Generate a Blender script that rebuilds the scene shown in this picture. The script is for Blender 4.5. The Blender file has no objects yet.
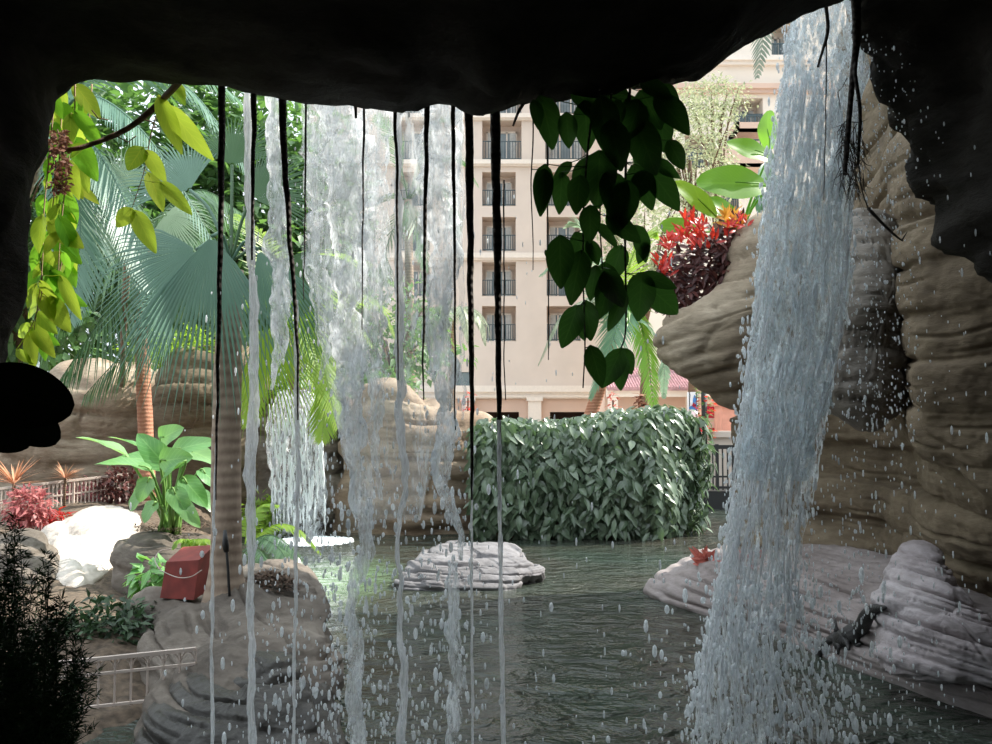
import bpy, bmesh, math, random
import numpy as np
from mathutils import Vector, noise, Matrix

random.seed(7)
C = bpy.context.scene.collection
SC = bpy.context.scene
F = 859.0
HC = 2.0                                   # eye height above the water
TILT = math.atan(48 / F)
CT, ST = math.cos(TILT), math.sin(TILT)
UP = Vector((0, 0, 1))
PI = math.pi


def at(px, py, Y):
    """world point seen at photo pixel (px, py) at forward distance Y"""
    u = (px - 496) / F
    v = (372 - py) / F
    d = Vector((u, CT - v * ST, ST + v * CT))
    s = Y / d.y
    return Vector((d.x * s, Y, HC + d.z * s))


def pm(n, Y):
    return n * Y / F


def rnd(a, b):
    return random.uniform(a, b)


def sstep(a, b, x):
    t = max(0.0, min(1.0, (x - a) / (b - a)))
    return t * t * (3 - 2 * t)


def catmull(pts, n, closed=False):
    P = [Vector(p) for p in pts]
    m = len(P)
    out = []
    segs = m if closed else m - 1
    for k in range(n):
        t = k / n * segs if closed else k / (n - 1) * segs
        i = min(int(t), segs - 1)
        f = t - i
        if closed:
            a, b, c, d = P[(i - 1) % m], P[i % m], P[(i + 1) % m], P[(i + 2) % m]
        else:
            b, c = P[i], P[i + 1]
            a = P[i - 1] if i > 0 else b * 2 - c
            d = P[i + 2] if i + 2 < m else c * 2 - b
        out.append(0.5 * ((2 * b) + (c - a) * f + (2 * a - 5 * b + 4 * c - d) * f * f + (3 * b - a - 3 * c + d) * f ** 3))
    return out


# ------------------------------------------------------------------ materials
MATS = {}


def nt_new(name):
    m = bpy.data.materials.new(name)
    m.use_nodes = True
    nt = m.node_tree
    nt.nodes.clear()
    out = nt.nodes.new('ShaderNodeOutputMaterial')
    return m, nt, out


def node(nt, typ, **kw):
    n = nt.nodes.new(typ)
    for k, v in kw.items():
        if k in n.inputs:
            n.inputs[k].default_value = v
        else:
            setattr(n, k, v)
    return n


def ramp(nt, stops, src):
    r = nt.nodes.new('ShaderNodeValToRGB')
    el = r.color_ramp.elements
    el[0].position, el[0].color = stops[0][0], (*stops[0][1], 1)
    el[1].position, el[1].color = stops[-1][0], (*stops[-1][1], 1)
    for p, c in stops[1:-1]:
        e = el.new(p)
        e.color = (*c, 1)
    nt.links.new(src, r.inputs[0])
    return r.outputs[0]


def coords(nt, scale=(1, 1, 1)):
    tc = nt.nodes.new('ShaderNodeTexCoord')
    mp = nt.nodes.new('ShaderNodeMapping')
    mp.inputs['Scale'].default_value = scale
    nt.links.new(tc.outputs['Object'], mp.inputs['Vector'])
    return mp.outputs['Vector']


def rock_mat(name, c1, c2, c3, rough=0.85, bands=5.0, bump=0.5, fine=14.0, spec=0.3):
    m, nt, out = nt_new(name)
    L = nt.links.new
    b = node(nt, 'ShaderNodeBsdfPrincipled', Roughness=rough)
    b.inputs['Specular IOR Level'].default_value = spec
    n1 = node(nt, 'ShaderNodeTexNoise', Scale=0.9, Detail=6.0, Roughness=0.62)
    L(coords(nt, (1, 1, 1.8)), n1.inputs['Vector'])
    col = ramp(nt, [(0.32, c1), (0.5, c2), (0.68, c3)], n1.outputs[0])
    n2 = node(nt, 'ShaderNodeTexNoise', Scale=fine, Detail=8.0, Roughness=0.7)
    L(coords(nt, (0.5, 0.5, 1.6)), n2.inputs['Vector'])
    dk = ramp(nt, [(0.3, (0.62, 0.6, 0.58)), (0.6, (1.0, 1.0, 1.0))], n2.outputs[0])
    mx = node(nt, 'ShaderNodeMixRGB', blend_type='MULTIPLY')
    mx.inputs[0].default_value = 0.8
    L(col, mx.inputs[1])
    L(dk, mx.inputs[2])
    w = node(nt, 'ShaderNodeTexWave', Scale=bands * 0.6, Distortion=9.0, Detail=4.0)
    w.bands_direction = 'Z'
    w.inputs['Detail Scale'].default_value = 1.2
    L(coords(nt, (0.35, 0.35, 1)), w.inputs['Vector'])
    ad = node(nt, 'ShaderNodeMath', operation='MULTIPLY_ADD')
    L(w.outputs['Fac'], ad.inputs[0])
    ad.inputs[1].default_value = 0.12
    L(n2.outputs[0], ad.inputs[2])
    bp = node(nt, 'ShaderNodeBump', Strength=bump, Distance=0.035)
    L(ad.outputs[0], bp.inputs['Height'])
    L(bp.outputs[0], b.inputs['Normal'])
    L(mx.outputs[0], b.inputs['Base Color'])
    L(b.outputs[0], out.inputs[0])
    return m


def leaf_mat(name, c1, c2, trans=0.4, tcol=None, rough=0.4, veins=14, spec=0.5, vein_amt=0.35):
    """leaf: colour varies leaf to leaf (attribute luv.z), pale midrib and side veins along luv.xy"""
    m, nt, out = nt_new(name)
    L = nt.links.new
    a = node(nt, 'ShaderNodeAttribute', attribute_name='luv')
    s = node(nt, 'ShaderNodeSeparateXYZ')
    L(a.outputs['Vector'], s.inputs[0])
    col = ramp(nt, [(0.0, c1), (1.0, c2)], s.outputs[2])
    ab = node(nt, 'ShaderNodeMath', operation='ABSOLUTE')
    L(s.outputs[0], ab.inputs[0])
    k = node(nt, 'ShaderNodeMath', operation='MULTIPLY_ADD')
    L(ab.outputs[0], k.inputs[0])
    k.inputs[1].default_value = -0.3
    L(s.outputs[1], k.inputs[2])
    sn = node(nt, 'ShaderNodeMath', operation='MULTIPLY')
    L(k.outputs[0], sn.inputs[0])
    sn.inputs[1].default_value = veins * 6.283
    si = node(nt, 'ShaderNodeMath', operation='SINE')
    L(sn.outputs[0], si.inputs[0])
    vr = ramp(nt, [(0.9, (0, 0, 0)), (1.0, (1, 1, 1))], si.outputs[0])
    mr = ramp(nt, [(0.03, (1, 1, 1)), (0.08, (0, 0, 0))], ab.outputs[0])
    mxv = node(nt, 'ShaderNodeMixRGB', blend_type='LIGHTEN')
    mxv.inputs[0].default_value = 1.0
    L(vr, mxv.inputs[1])
    L(mr, mxv.inputs[2])
    fac = node(nt, 'ShaderNodeMath', operation='MULTIPLY')
    L(mxv.outputs[0], fac.inputs[0])
    fac.inputs[1].default_value = vein_amt
    mx = node(nt, 'ShaderNodeMixRGB', blend_type='MIX')
    L(fac.outputs[0], mx.inputs[0])
    L(col, mx.inputs[1])
    mx.inputs[2].default_value = (min(1, c2[0] * 1.6 + .05), min(1, c2[1] * 1.5 + .05), c2[2] * 1.3 + .02, 1)
    b = node(nt, 'ShaderNodeBsdfPrincipled', Roughness=rough)
    b.inputs['Specular IOR Level'].default_value = spec
    L(mx.outputs[0], b.inputs['Base Color'])
    if trans > 0:
        t = node(nt, 'ShaderNodeBsdfTranslucent')
        if tcol:
            hs = node(nt, 'ShaderNodeMixRGB', blend_type='MIX')
            hs.inputs[0].default_value = 0.75
            L(mx.outputs[0], hs.inputs[1])
            hs.inputs[2].default_value = (*tcol, 1)
            L(hs.outputs[0], t.inputs[0])
        else:
            L(mx.outputs[0], t.inputs[0])
        ms = node(nt, 'ShaderNodeMixShader')
        ms.inputs[0].default_value = trans
        L(b.outputs[0], ms.inputs[1])
        L(t.outputs[0], ms.inputs[2])
        L(ms.outputs[0], out.inputs[0])
    else:
        L(b.outputs[0], out.inputs[0])
    return m


def plain_mat(name, col, rough=0.6, metal=0.0, var=0.12, scale=6.0, bump=0.0, spec=0.5):
    m, nt, out = nt_new(name)
    L = nt.links.new
    b = node(nt, 'ShaderNodeBsdfPrincipled', Roughness=rough, Metallic=metal)
    b.inputs['Specular IOR Level'].default_value = spec
    n = node(nt, 'ShaderNodeTexNoise', Scale=scale, Detail=5.0)
    L(coords(nt), n.inputs['Vector'])
    lo = tuple(max(0, c * (1 - var)) for c in col)
    hi = tuple(min(1, c * (1 + var)) for c in col)
    L(ramp(nt, [(0.3, lo), (0.7, hi)], n.outputs[0]), b.inputs['Base Color'])
    if bump:
        bp = node(nt, 'ShaderNodeBump', Strength=bump, Distance=0.02)
        L(n.outputs[0], bp.inputs['Height'])
        L(bp.outputs[0], b.inputs['Normal'])
    L(b.outputs[0], out.inputs[0])
    return m


def bark_mat(name, c1, c2, rings=12.0, bump=0.6):
    m, nt, out = nt_new(name)
    L = nt.links.new
    b = node(nt, 'ShaderNodeBsdfPrincipled', Roughness=0.85)
    w = node(nt, 'ShaderNodeTexWave', Scale=rings, Distortion=1.6, Detail=4.0)
    w.bands_direction = 'Z'
    L(coords(nt, (0.4, 0.4, 1)), w.inputs['Vector'])
    n = node(nt, 'ShaderNodeTexNoise', Scale=9.0, Detail=7.0, Roughness=0.7)
    L(coords(nt, (1, 1, 0.35)), n.inputs['Vector'])
    mx = node(nt, 'ShaderNodeMath', operation='MULTIPLY_ADD')
    L(w.outputs['Fac'], mx.inputs[0])
    mx.inputs[1].default_value = 0.3
    L(n.outputs[0], mx.inputs[2])
    L(ramp(nt, [(0.35, c1), (0.95, c2)], mx.outputs[0]), b.inputs['Base Color'])
    bp = node(nt, 'ShaderNodeBump', Strength=bump, Distance=0.03)
    L(mx.outputs[0], bp.inputs['Height'])
    L(bp.outputs[0], b.inputs['Normal'])
    L(b.outputs[0], out.inputs[0])
    return m


def fall_mat(name, lo, hi, scale=(30, 30, 4), tint=(0.93, 0.97, 1.0), gloss=0.10, cover=0.95, base=0.0, trans=0.68, lace=0.0):
    """falling water: white foam streaks, clear between them"""
    m, nt, out = nt_new(name)
    L = nt.links.new
    n = node(nt, 'ShaderNodeTexNoise', Scale=1.0, Detail=5.0, Roughness=0.65)
    n.inputs['Distortion'].default_value = 0.6
    L(coords(nt, scale), n.inputs['Vector'])
    src = n.outputs[0]
    if lace:
        n2 = node(nt, 'ShaderNodeTexNoise', Scale=1.0, Detail=3.0, Roughness=0.6)
        n2.inputs['Distortion'].default_value = 1.5
        L(coords(nt, tuple(x * 3.1 for x in scale)), n2.inputs['Vector'])
        mm = node(nt, 'ShaderNodeMath', operation='MULTIPLY_ADD')
        sb_ = node(nt, 'ShaderNodeMath', operation='SUBTRACT')
        L(n2.outputs[0], sb_.inputs[0])
        sb_.inputs[1].default_value = 0.5
        L(sb_.outputs[0], mm.inputs[0])
        mm.inputs[1].default_value = lace
        L(n.outputs[0], mm.inputs[2])
        src = mm.outputs[0]
    r = ramp(nt, [(lo, (base,) * 3), (hi, (cover,) * 3)], src)
    d = node(nt, 'ShaderNodeBsdfDiffuse')
    d.inputs[0].default_value = (*tint, 1)
    t = node(nt, 'ShaderNodeBsdfTranslucent')
    t.inputs[0].default_value = (*tint, 1)
    g = node(nt, 'ShaderNodeBsdfGlossy', Roughness=0.12)
    bp = node(nt, 'ShaderNodeBump', Strength=0.8, Distance=0.02)
    L(src, bp.inputs['Height'])
    for s in (d, t, g):
        L(bp.outputs[0], s.inputs['Normal'])
    m1 = node(nt, 'ShaderNodeMixShader')
    m1.inputs[0].default_value = trans
    L(d.outputs[0], m1.inputs[1])
    L(t.outputs[0], m1.inputs[2])
    m2 = node(nt, 'ShaderNodeMixShader')
    m2.inputs[0].default_value = gloss
    L(m1.outputs[0], m2.inputs[1])
    L(g.outputs[0], m2.inputs[2])
    tr = node(nt, 'ShaderNodeBsdfTransparent')
    mx = node(nt, 'ShaderNodeMixShader')
    L(r, mx.inputs[0])
    L(tr.outputs[0], mx.inputs[1])
    L(m2.outputs[0], mx.inputs[2])
    L(mx.outputs[0], out.inputs[0])
    return m


def pool_mat():
    m, nt, out = nt_new('pool_water')
    L = nt.links.new
    b = node(nt, 'ShaderNodeBsdfPrincipled', Roughness=0.06, IOR=1.33)
    n = node(nt, 'ShaderNodeTexNoise', Scale=0.45, Detail=3.0)
    L(coords(nt), n.inputs['Vector'])
    L(ramp(nt, [(0.35, (0.046, 0.044, 0.034)), (0.65, (0.036, 0.050, 0.038))], n.outputs[0]), b.inputs['Base Color'])
    # round pale green patch mixed into the base colour below the distant waterfall
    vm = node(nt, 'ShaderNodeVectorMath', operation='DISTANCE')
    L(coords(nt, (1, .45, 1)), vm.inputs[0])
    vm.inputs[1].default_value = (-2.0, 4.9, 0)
    green_mix = node(nt, 'ShaderNodeMixRGB')
    L(ramp(nt, [(0.2, (1, 1, 1)), (0.95, (0, 0, 0))], vm.outputs['Value']), green_mix.inputs[0])
    L(b.inputs['Base Color'].links[0].from_socket, green_mix.inputs[1])
    green_mix.inputs[2].default_value = (.13, .21, .11, 1)
    L(green_mix.outputs[0], b.inputs['Base Color'])
    n1 = node(nt, 'ShaderNodeTexNoise', Scale=1.0, Detail=4.0, Roughness=0.55)
    n1.inputs['Distortion'].default_value = 0.5
    L(coords(nt, (2.6, 3.6, 3.0)), n1.inputs['Vector'])
    n2 = node(nt, 'ShaderNodeTexNoise', Scale=1.0, Detail=2.0)
    L(coords(nt, (11.0, 20.0, 8.0)), n2.inputs['Vector'])
    ad = node(nt, 'ShaderNodeMath', operation='MULTIPLY_ADD')
    L(n2.outputs[0], ad.inputs[0])
    ad.inputs[1].default_value = 0.1
    L(n1.outputs[0], ad.inputs[2])
    bp = node(nt, 'ShaderNodeBump', Strength=1.0, Distance=0.22)
    L(ad.outputs[0], bp.inputs['Height'])
    L(bp.outputs[0], b.inputs['Normal'])
    L(b.outputs[0], out.inputs[0])
    return m


def glass_mat(name, col):
    m, nt, out = nt_new(name)
    b = node(nt, 'ShaderNodeBsdfPrincipled', Roughness=0.08)
    b.inputs['Base Color'].default_value = (*col, 1)
    b.inputs['Specular IOR Level'].default_value = 0.8
    nt.links.new(b.outputs[0], out.inputs[0])
    return m


M = {
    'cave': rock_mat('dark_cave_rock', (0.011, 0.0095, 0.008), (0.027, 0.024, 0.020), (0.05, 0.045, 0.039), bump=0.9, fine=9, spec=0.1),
    'cliff': rock_mat('tan_cliff_rock', (0.095, 0.07, 0.045), (0.17, 0.13, 0.085), (0.24, 0.19, 0.13), bump=0.45),
    'wet': rock_mat('wet_grey_rock', (0.10, 0.085, 0.07), (0.17, 0.15, 0.125), (0.25, 0.22, 0.18), rough=0.45),
    'pale': rock_mat('pale_pink_rock', (0.20, 0.165, 0.155), (0.29, 0.25, 0.24), (0.37, 0.33, 0.325), bump=0.4),
    'mound': rock_mat('whitish_rock', (0.30, 0.26, 0.26), (0.42, 0.375, 0.38), (0.52, 0.48, 0.49), bump=0.4),
    'islet': rock_mat('grey_islet_rock', (0.12, 0.115, 0.118), (0.20, 0.192, 0.198), (0.28, 0.272, 0.28), bump=0.4),
    'wetdark': rock_mat('dark_wet_rock', (0.03, 0.027, 0.023), (0.06, 0.055, 0.047), (0.10, 0.09, 0.078), rough=0.4, bump=0.4),
    'coral': leaf_mat('coral_leaf', (0.40, 0.09, 0.07), (0.60, 0.18, 0.14), 0.35, None, 0.5, 4),
    'tanrock': rock_mat('light_tan_rock', (0.20, 0.15, 0.105), (0.32, 0.26, 0.185), (0.42, 0.35, 0.26), bump=0.4),
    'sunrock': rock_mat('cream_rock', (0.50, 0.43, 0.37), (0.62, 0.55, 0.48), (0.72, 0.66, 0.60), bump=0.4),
    'brown': rock_mat('brown_back_rock', (0.22, 0.15, 0.10), (0.33, 0.25, 0.18), (0.44, 0.36, 0.27)),
    'bank': rock_mat('grey_bank_rock', (0.09, 0.075, 0.062), (0.18, 0.152, 0.125), (0.28, 0.245, 0.21)),
    'soil': plain_mat('soil', (0.11, 0.08, 0.055), 0.95, var=0.5, scale=18, bump=0.6),
    'mulch': plain_mat('brown_mulch', (0.12, 0.075, 0.05), 0.95, var=0.7, scale=40, bump=0.9),
    'paving': plain_mat('pale_paving', (0.55, 0.48, 0.40), 0.9, var=0.15, scale=2),
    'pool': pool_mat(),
    'root': bark_mat('dark_root_bark', (0.016, 0.013, 0.011), (0.085, 0.068, 0.055), 9),
    'trunk': bark_mat('grey_palm_bark', (0.20, 0.14, 0.10), (0.40, 0.31, 0.23), 3.5, 0.35),
    'redtrunk': bark_mat('red_palm_bark', (0.34, 0.14, 0.08), (0.55, 0.27, 0.17), 5),
    'twig': bark_mat('twig_bark', (0.07, 0.04, 0.02), (0.20, 0.12, 0.07), 9),
    'vinestem': plain_mat('pale_vine_stem', (0.45, 0.30, 0.18), 0.7),
    'vineleaf': leaf_mat('dark_vine_leaf', (0.018, 0.045, 0.012), (0.035, 0.085, 0.022), 0.22, (0.10, 0.30, 0.04), 0.35, 6),
    'goldleaf': leaf_mat('yellow_green_leaf', (0.07, 0.23, 0.025), (0.42, 0.40, 0.05), 0.55, (0.50, 0.70, 0.06), 0.35, 6),
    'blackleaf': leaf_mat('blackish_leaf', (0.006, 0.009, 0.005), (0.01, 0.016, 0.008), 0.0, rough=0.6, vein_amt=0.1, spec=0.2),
    'fern': leaf_mat('dark_needle', (0.007, 0.02, 0.006), (0.02, 0.05, 0.012), 0.12, rough=0.6, vein_amt=0.0, spec=0.2),
    'bluefrond': leaf_mat('blue_green_frond', (0.09, 0.19, 0.15), (0.19, 0.32, 0.25), 0.4, (0.22, 0.40, 0.26), 0.38, 3, vein_amt=0.15),
    'darkfrond': leaf_mat('dark_green_frond', (0.04, 0.10, 0.05), (0.10, 0.19, 0.09), 0.35, (0.14, 0.32, 0.08), 0.35, 3, vein_amt=0.15),
    'palefrond': leaf_mat('pale_green_frond', (0.19, 0.30, 0.20), (0.34, 0.46, 0.32), 0.4, (0.34, 0.50, 0.30), 0.4, 3, vein_amt=0.15),
    'limefrond': leaf_mat('lime_frond', (0.14, 0.28, 0.03), (0.30, 0.42, 0.06), 0.5, (0.42, 0.66, 0.05), 0.4, 3, vein_amt=0.15),
    'greyfrond': leaf_mat('grey_green_frond', (0.22, 0.28, 0.20), (0.42, 0.47, 0.34), 0.4, None, 0.5, 3, vein_amt=0.1),
    'banana': leaf_mat('banana_leaf', (0.08, 0.22, 0.03), (0.16, 0.34, 0.05), 0.5, (0.30, 0.62, 0.04), 0.38, 16),
    'bananagrey': leaf_mat('blue_banana_leaf', (0.10, 0.22, 0.15), (0.17, 0.30, 0.20), 0.4, (0.2, 0.4, 0.2), 0.35, 16),
    'elephant': leaf_mat('elephant_ear_leaf', (0.10, 0.27, 0.09), (0.24, 0.44, 0.19), 0.35, (0.30, 0.62, 0.08), 0.28, 8),
    'stalk': plain_mat('green_stalk', (0.16, 0.30, 0.07), 0.5),
    'hedge': leaf_mat('hedge_leaf', (0.055, 0.09, 0.055), (0.15, 0.205, 0.135), 0.2, (0.2, 0.36, 0.12), 0.28, 6, spec=0.7),
    'shadeleaf': leaf_mat('dark_shrub_leaf', (0.02, 0.05, 0.02), (0.06, 0.12, 0.045), 0.25, None, 0.4, 4, vein_amt=0.1),
    'greenleaf': leaf_mat('bright_green_leaf', (0.05, 0.20, 0.02), (0.16, 0.36, 0.03), 0.55, (0.30, 0.66, 0.04), 0.35, 6),
    'tree': leaf_mat('tree_leaf', (0.05, 0.11, 0.055), (0.14, 0.24, 0.11), 0.4, (0.20, 0.42, 0.06), 0.45, 4, vein_amt=0.1),
    'paletree': leaf_mat('pale_tree_leaf', (0.26, 0.31, 0.17), (0.48, 0.50, 0.32), 0.4, None, 0.5, 4, vein_amt=0.1),
    'redleaf': leaf_mat('red_leaf', (0.36, 0.015, 0.02), (0.62, 0.05, 0.04), 0.4, (0.95, 0.08, 0.03), 0.35, 5),
    'orangeleaf': leaf_mat('orange_leaf', (0.55, 0.16, 0.03), (0.75, 0.42, 0.05), 0.45, (0.95, 0.5, 0.05), 0.4, 5),
    'peachleaf': leaf_mat('peach_leaf', (0.50, 0.20, 0.10), (0.78, 0.45, 0.28), 0.4, None, 0.45, 5),
    'maroonleaf': leaf_mat('maroon_leaf', (0.06, 0.02, 0.02), (0.13, 0.04, 0.035), 0.25, None, 0.4, 5),
    'drypetal': leaf_mat('dry_petal', (0.16, 0.06, 0.04), (0.36, 0.18, 0.12), 0.3, None, 0.7, 3),
    'pinkleaf': leaf_mat('pink_leaf', (0.26, 0.04, 0.06), (0.66, 0.28, 0.27), 0.4, None, 0.5, 4),
    'fall': fall_mat('white_falling_water', 0.42, 0.62, (18, 18, 5.0), base=0.22, cover=0.93, lace=0.5, trans=0.72),
    'bigfall': fall_mat('large_fall_water', 0.40, 0.60, (22, 22, 8.0), base=0.05, cover=0.95, trans=0.85, lace=0.6, tint=(0.88, 0.96, 1.0)),
    'rope': fall_mat('water_rope', 0.34, 0.58, (60, 60, 9), tint=(0.96, 0.98, 1.0), base=0.35, cover=0.9),
    'veil': fall_mat('thin_water_veil', 0.46, 0.66, (20, 20, 3.2), base=0.12, cover=0.85, lace=0.5),
    'thinfall': fall_mat('broken_falling_water', 0.47, 0.60, (26, 26, 6.0), base=0.0, cover=0.85),
    'midfall': fall_mat('far_falling_water', 0.46, 0.58, (13, 13, 1.7), base=0.0, cover=0.97, lace=0.6, trans=0.5)
    , 'film': fall_mat('clear_water_film', 0.50, 0.72, (9, 9, 1.8), base=0.10, cover=0.62, lace=0.45, trans=0.75),
    'drop': fall_mat('water_drop', 0.30, 0.70, (20, 20, 20), gloss=0.2, base=0.45, cover=0.95, trans=0.8),
    'foam': plain_mat('white_foam', (0.85, 0.90, 0.92), 0.6, var=0.06),
    'facade': plain_mat('cream_stucco', (0.62, 0.53, 0.46), 0.9, var=0.05, scale=0.6),
    'salmon': plain_mat('salmon_stucco', (0.60, 0.43, 0.34), 0.9, var=0.05, scale=0.6),
    'trimw': plain_mat('white_trim', (0.74, 0.66, 0.58), 0.8, var=0.04),
    'wing': plain_mat('pale_wing_stucco', (0.76, 0.67, 0.57), 0.9, var=0.04, scale=0.6),
    'recess': plain_mat('recess_stucco', (0.60, 0.49, 0.41), 0.9, var=0.05),
    'glass': glass_mat('window_glass', (0.16, 0.20, 0.21)),
    'curtain': plain_mat('white_curtain', (0.62, 0.62, 0.60), 0.9),
    'iron': plain_mat('dark_teal_iron', (0.05, 0.08, 0.09), 0.5),
    'black': plain_mat('black_iron', (0.012, 0.012, 0.012), 0.45),
    'dark': plain_mat('dark_brown_doorway', (0.05, 0.022, 0.014), 0.8),
    'rail': plain_mat('cream_painted_rail', (0.58, 0.48, 0.42), 0.55),
    'tile': plain_mat('mauve_roof_tile', (0.42, 0.24, 0.25), 0.8, var=0.25, scale=5),
    'redbox': plain_mat('red_painted_box', (0.20, 0.03, 0.022), 0.7, var=0.3, scale=9),
    'wire': plain_mat('pale_wire', (0.5, 0.42, 0.36), 0.5),
    'redcloth': plain_mat('red_cloth', (0.48, 0.02, 0.05), 0.7),
    'white': plain_mat('white_panel', (0.85, 0.86, 0.88), 0.5, var=0.02),
    'blue': plain_mat('blue_print', (0.06, 0.22, 0.55), 0.5),
    'terracotta': plain_mat('terracotta_pink', (0.62, 0.30, 0.22), 0.8),
    'lizard': plain_mat('dark_lizard_skin', (0.022, 0.02, 0.019), 0.6, var=0.5, scale=60, bump=0.6),
}


# ------------------------------------------------------------------ mesh builder
class MB:
    def __init__(self):
        self.v, self.f, self.a = [], [], []

    def add(self, vs, fs, at_=None):
        o = len(self.v)
        self.v += [Vector(x) for x in vs]
        self.f += [tuple(i + o for i in q) for q in fs]
        self.a += at_ if at_ else [(0.5, 0.5, 0.5)] * len(vs)

    def box(self, lo, hi):
        x0, y0, z0 = lo
        x1, y1, z1 = hi
        self.add([(x0, y0, z0), (x1, y0, z0), (x1, y1, z0), (x0, y1, z0), (x0, y0, z1), (x1, y0, z1), (x1, y1, z1), (x0, y1, z1)],
                 [(0, 3, 2, 1), (4, 5, 6, 7), (0, 1, 5, 4), (1, 2, 6, 5), (2, 3, 7, 6), (3, 0, 4, 7)])

    def beam(self, p, q, w, h=None):
        p, q = Vector(p), Vector(q)
        h = h or w
        d = (q - p).normalized()
        s = d.cross(UP)
        s = s.normalized() if s.length > 1e-4 else Vector((1, 0, 0))
        u = s.cross(d)
        vs = []
        for e in (p, q):
            for a, b in ((-1, -1), (1, -1), (1, 1), (-1, 1)):
                vs.append(e + s * a * w / 2 + u * b * h / 2)
        self.add(vs, [(0, 1, 2, 3), (7, 6, 5, 4), (0, 4, 5, 1), (1, 5, 6, 2), (2, 6, 7, 3), (3, 7, 4, 0)])

    def tube(self, pts, rad, n=8, flat=1.0, rough=0.0, rf=6.0, seed=0.0):
        """closed tube along pts; flat squeezes it front to back; rough makes it lumpy"""
        pts = [Vector(p) for p in pts]
        m = len(pts)
        vs, fs, aa = [], [], []
        s = None
        for i in range(m):
            d = pts[min(i + 1, m - 1)] - pts[max(i - 1, 0)]
            d = d.normalized() if d.length > 1e-9 else UP
            if s is None:
                s = d.cross(Vector((0, 1, 0)))
                if s.length < 1e-3:
                    s = Vector((1, 0, 0))
            s = (s - d * s.dot(d)).normalized()
            u = d.cross(s)
            r = rad[i] if isinstance(rad, (list, tuple)) else rad
            for k in range(n):
                a = 2 * PI * k / n
                rr = r
                if rough:
                    q = Vector((math.cos(a) * 0.9 + seed, math.sin(a) * 0.9, 0)) + pts[i] * rf
                    rr = r * (1 + rough * noise.noise(q) + rough * 0.6 * noise.noise(q * 2.7))
                vs.append(pts[i] + s * math.cos(a) * rr + u * math.sin(a) * rr * flat)
                aa.append((0, i / max(1, m - 1), 0.5))
        for i in range(m - 1):
            for k in range(n):
                k2 = (k + 1) % n
                fs.append((i * n + k, i * n + k2, (i + 1) * n + k2, (i + 1) * n + k))
        fs.append(tuple(range(n - 1, -1, -1)))
        fs.append(tuple((m - 1) * n + k for k in range(n)))
        self.add(vs, fs, aa)

    def leaf(self, base, d, n, L, W, shape='ovate', curl=0.3, fold=0.2, nl=7, r=None, wave=0.0):
        base, d, n = Vector(base), Vector(d).normalized(), Vector(n)
        s = d.cross(n)
        s = s.normalized() if s.length > 1e-4 else d.orthogonal().normalized()
        n = s.cross(d)
        r = random.random() if r is None else r
        cols = (-1, -0.5, 0, 0.5, 1)
        vs, aa, fs = [], [], []
        p = base.copy()
        ph = rnd(0, 6)
        for i in range(nl + 1):
            t = i / nl
            a = curl * t
            if i:
                p = p + (d * math.cos(a) - n * math.sin(a)) * (L / nl)
            nn = n * math.cos(a) + d * math.sin(a)
            if shape == 'ovate':
                w = math.sin(PI * min(1, t ** 0.75 * 0.97 + 0.015)) ** 0.8
            elif shape == 'heart':
                w = min(1, ((t + 0.04) / 0.26)) ** 0.5 * max(0, 1 - t ** 2.4) ** 0.75
            elif shape == 'paddle':
                w = math.sin(PI * min(1, t * 0.96 + 0.03)) ** 0.5
            else:
                w = math.sin(PI * min(1, t ** 0.7 * 0.96 + 0.03)) ** 1.1
            w = max(w, 0.015) * W / 2
            for k in cols:
                wv = wave * w * math.sin(ph + t * 9 + k * 2) * abs(k)
                vs.append(p + s * k * w + nn * (fold * abs(k) * w + wv))
                aa.append((k, t, r))
        m = len(cols)
        for i in range(nl):
            for k in range(m - 1):
                fs.append((i * m + k, i * m + k + 1, (i + 1) * m + k + 1, (i + 1) * m + k))
        self.add(vs, fs, aa)

    def chip(self, p, d, n, L, W, r=None):
        """small pointed leaf, four faces"""
        d = Vector(d).normalized()
        s = d.cross(Vector(n))
        s = s.normalized() if s.length > 1e-4 else d.orthogonal().normalized()
        nn = s.cross(d)
        r = random.random() if r is None else r
        q = [p, p + d * L * .4 - s * W / 2 + nn * W * .12, p + d * L * .45 - nn * W * .05, p + d * L * .4 + s * W / 2 + nn * W * .12, p + d * L - nn * L * .12]
        self.add(q, [(0, 1, 2), (0, 2, 3), (1, 4, 2), (2, 4, 3)], [(0, 0, r), (-1, .4, r), (0, .4, r), (1, .4, r), (0, 1, r)])

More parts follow.
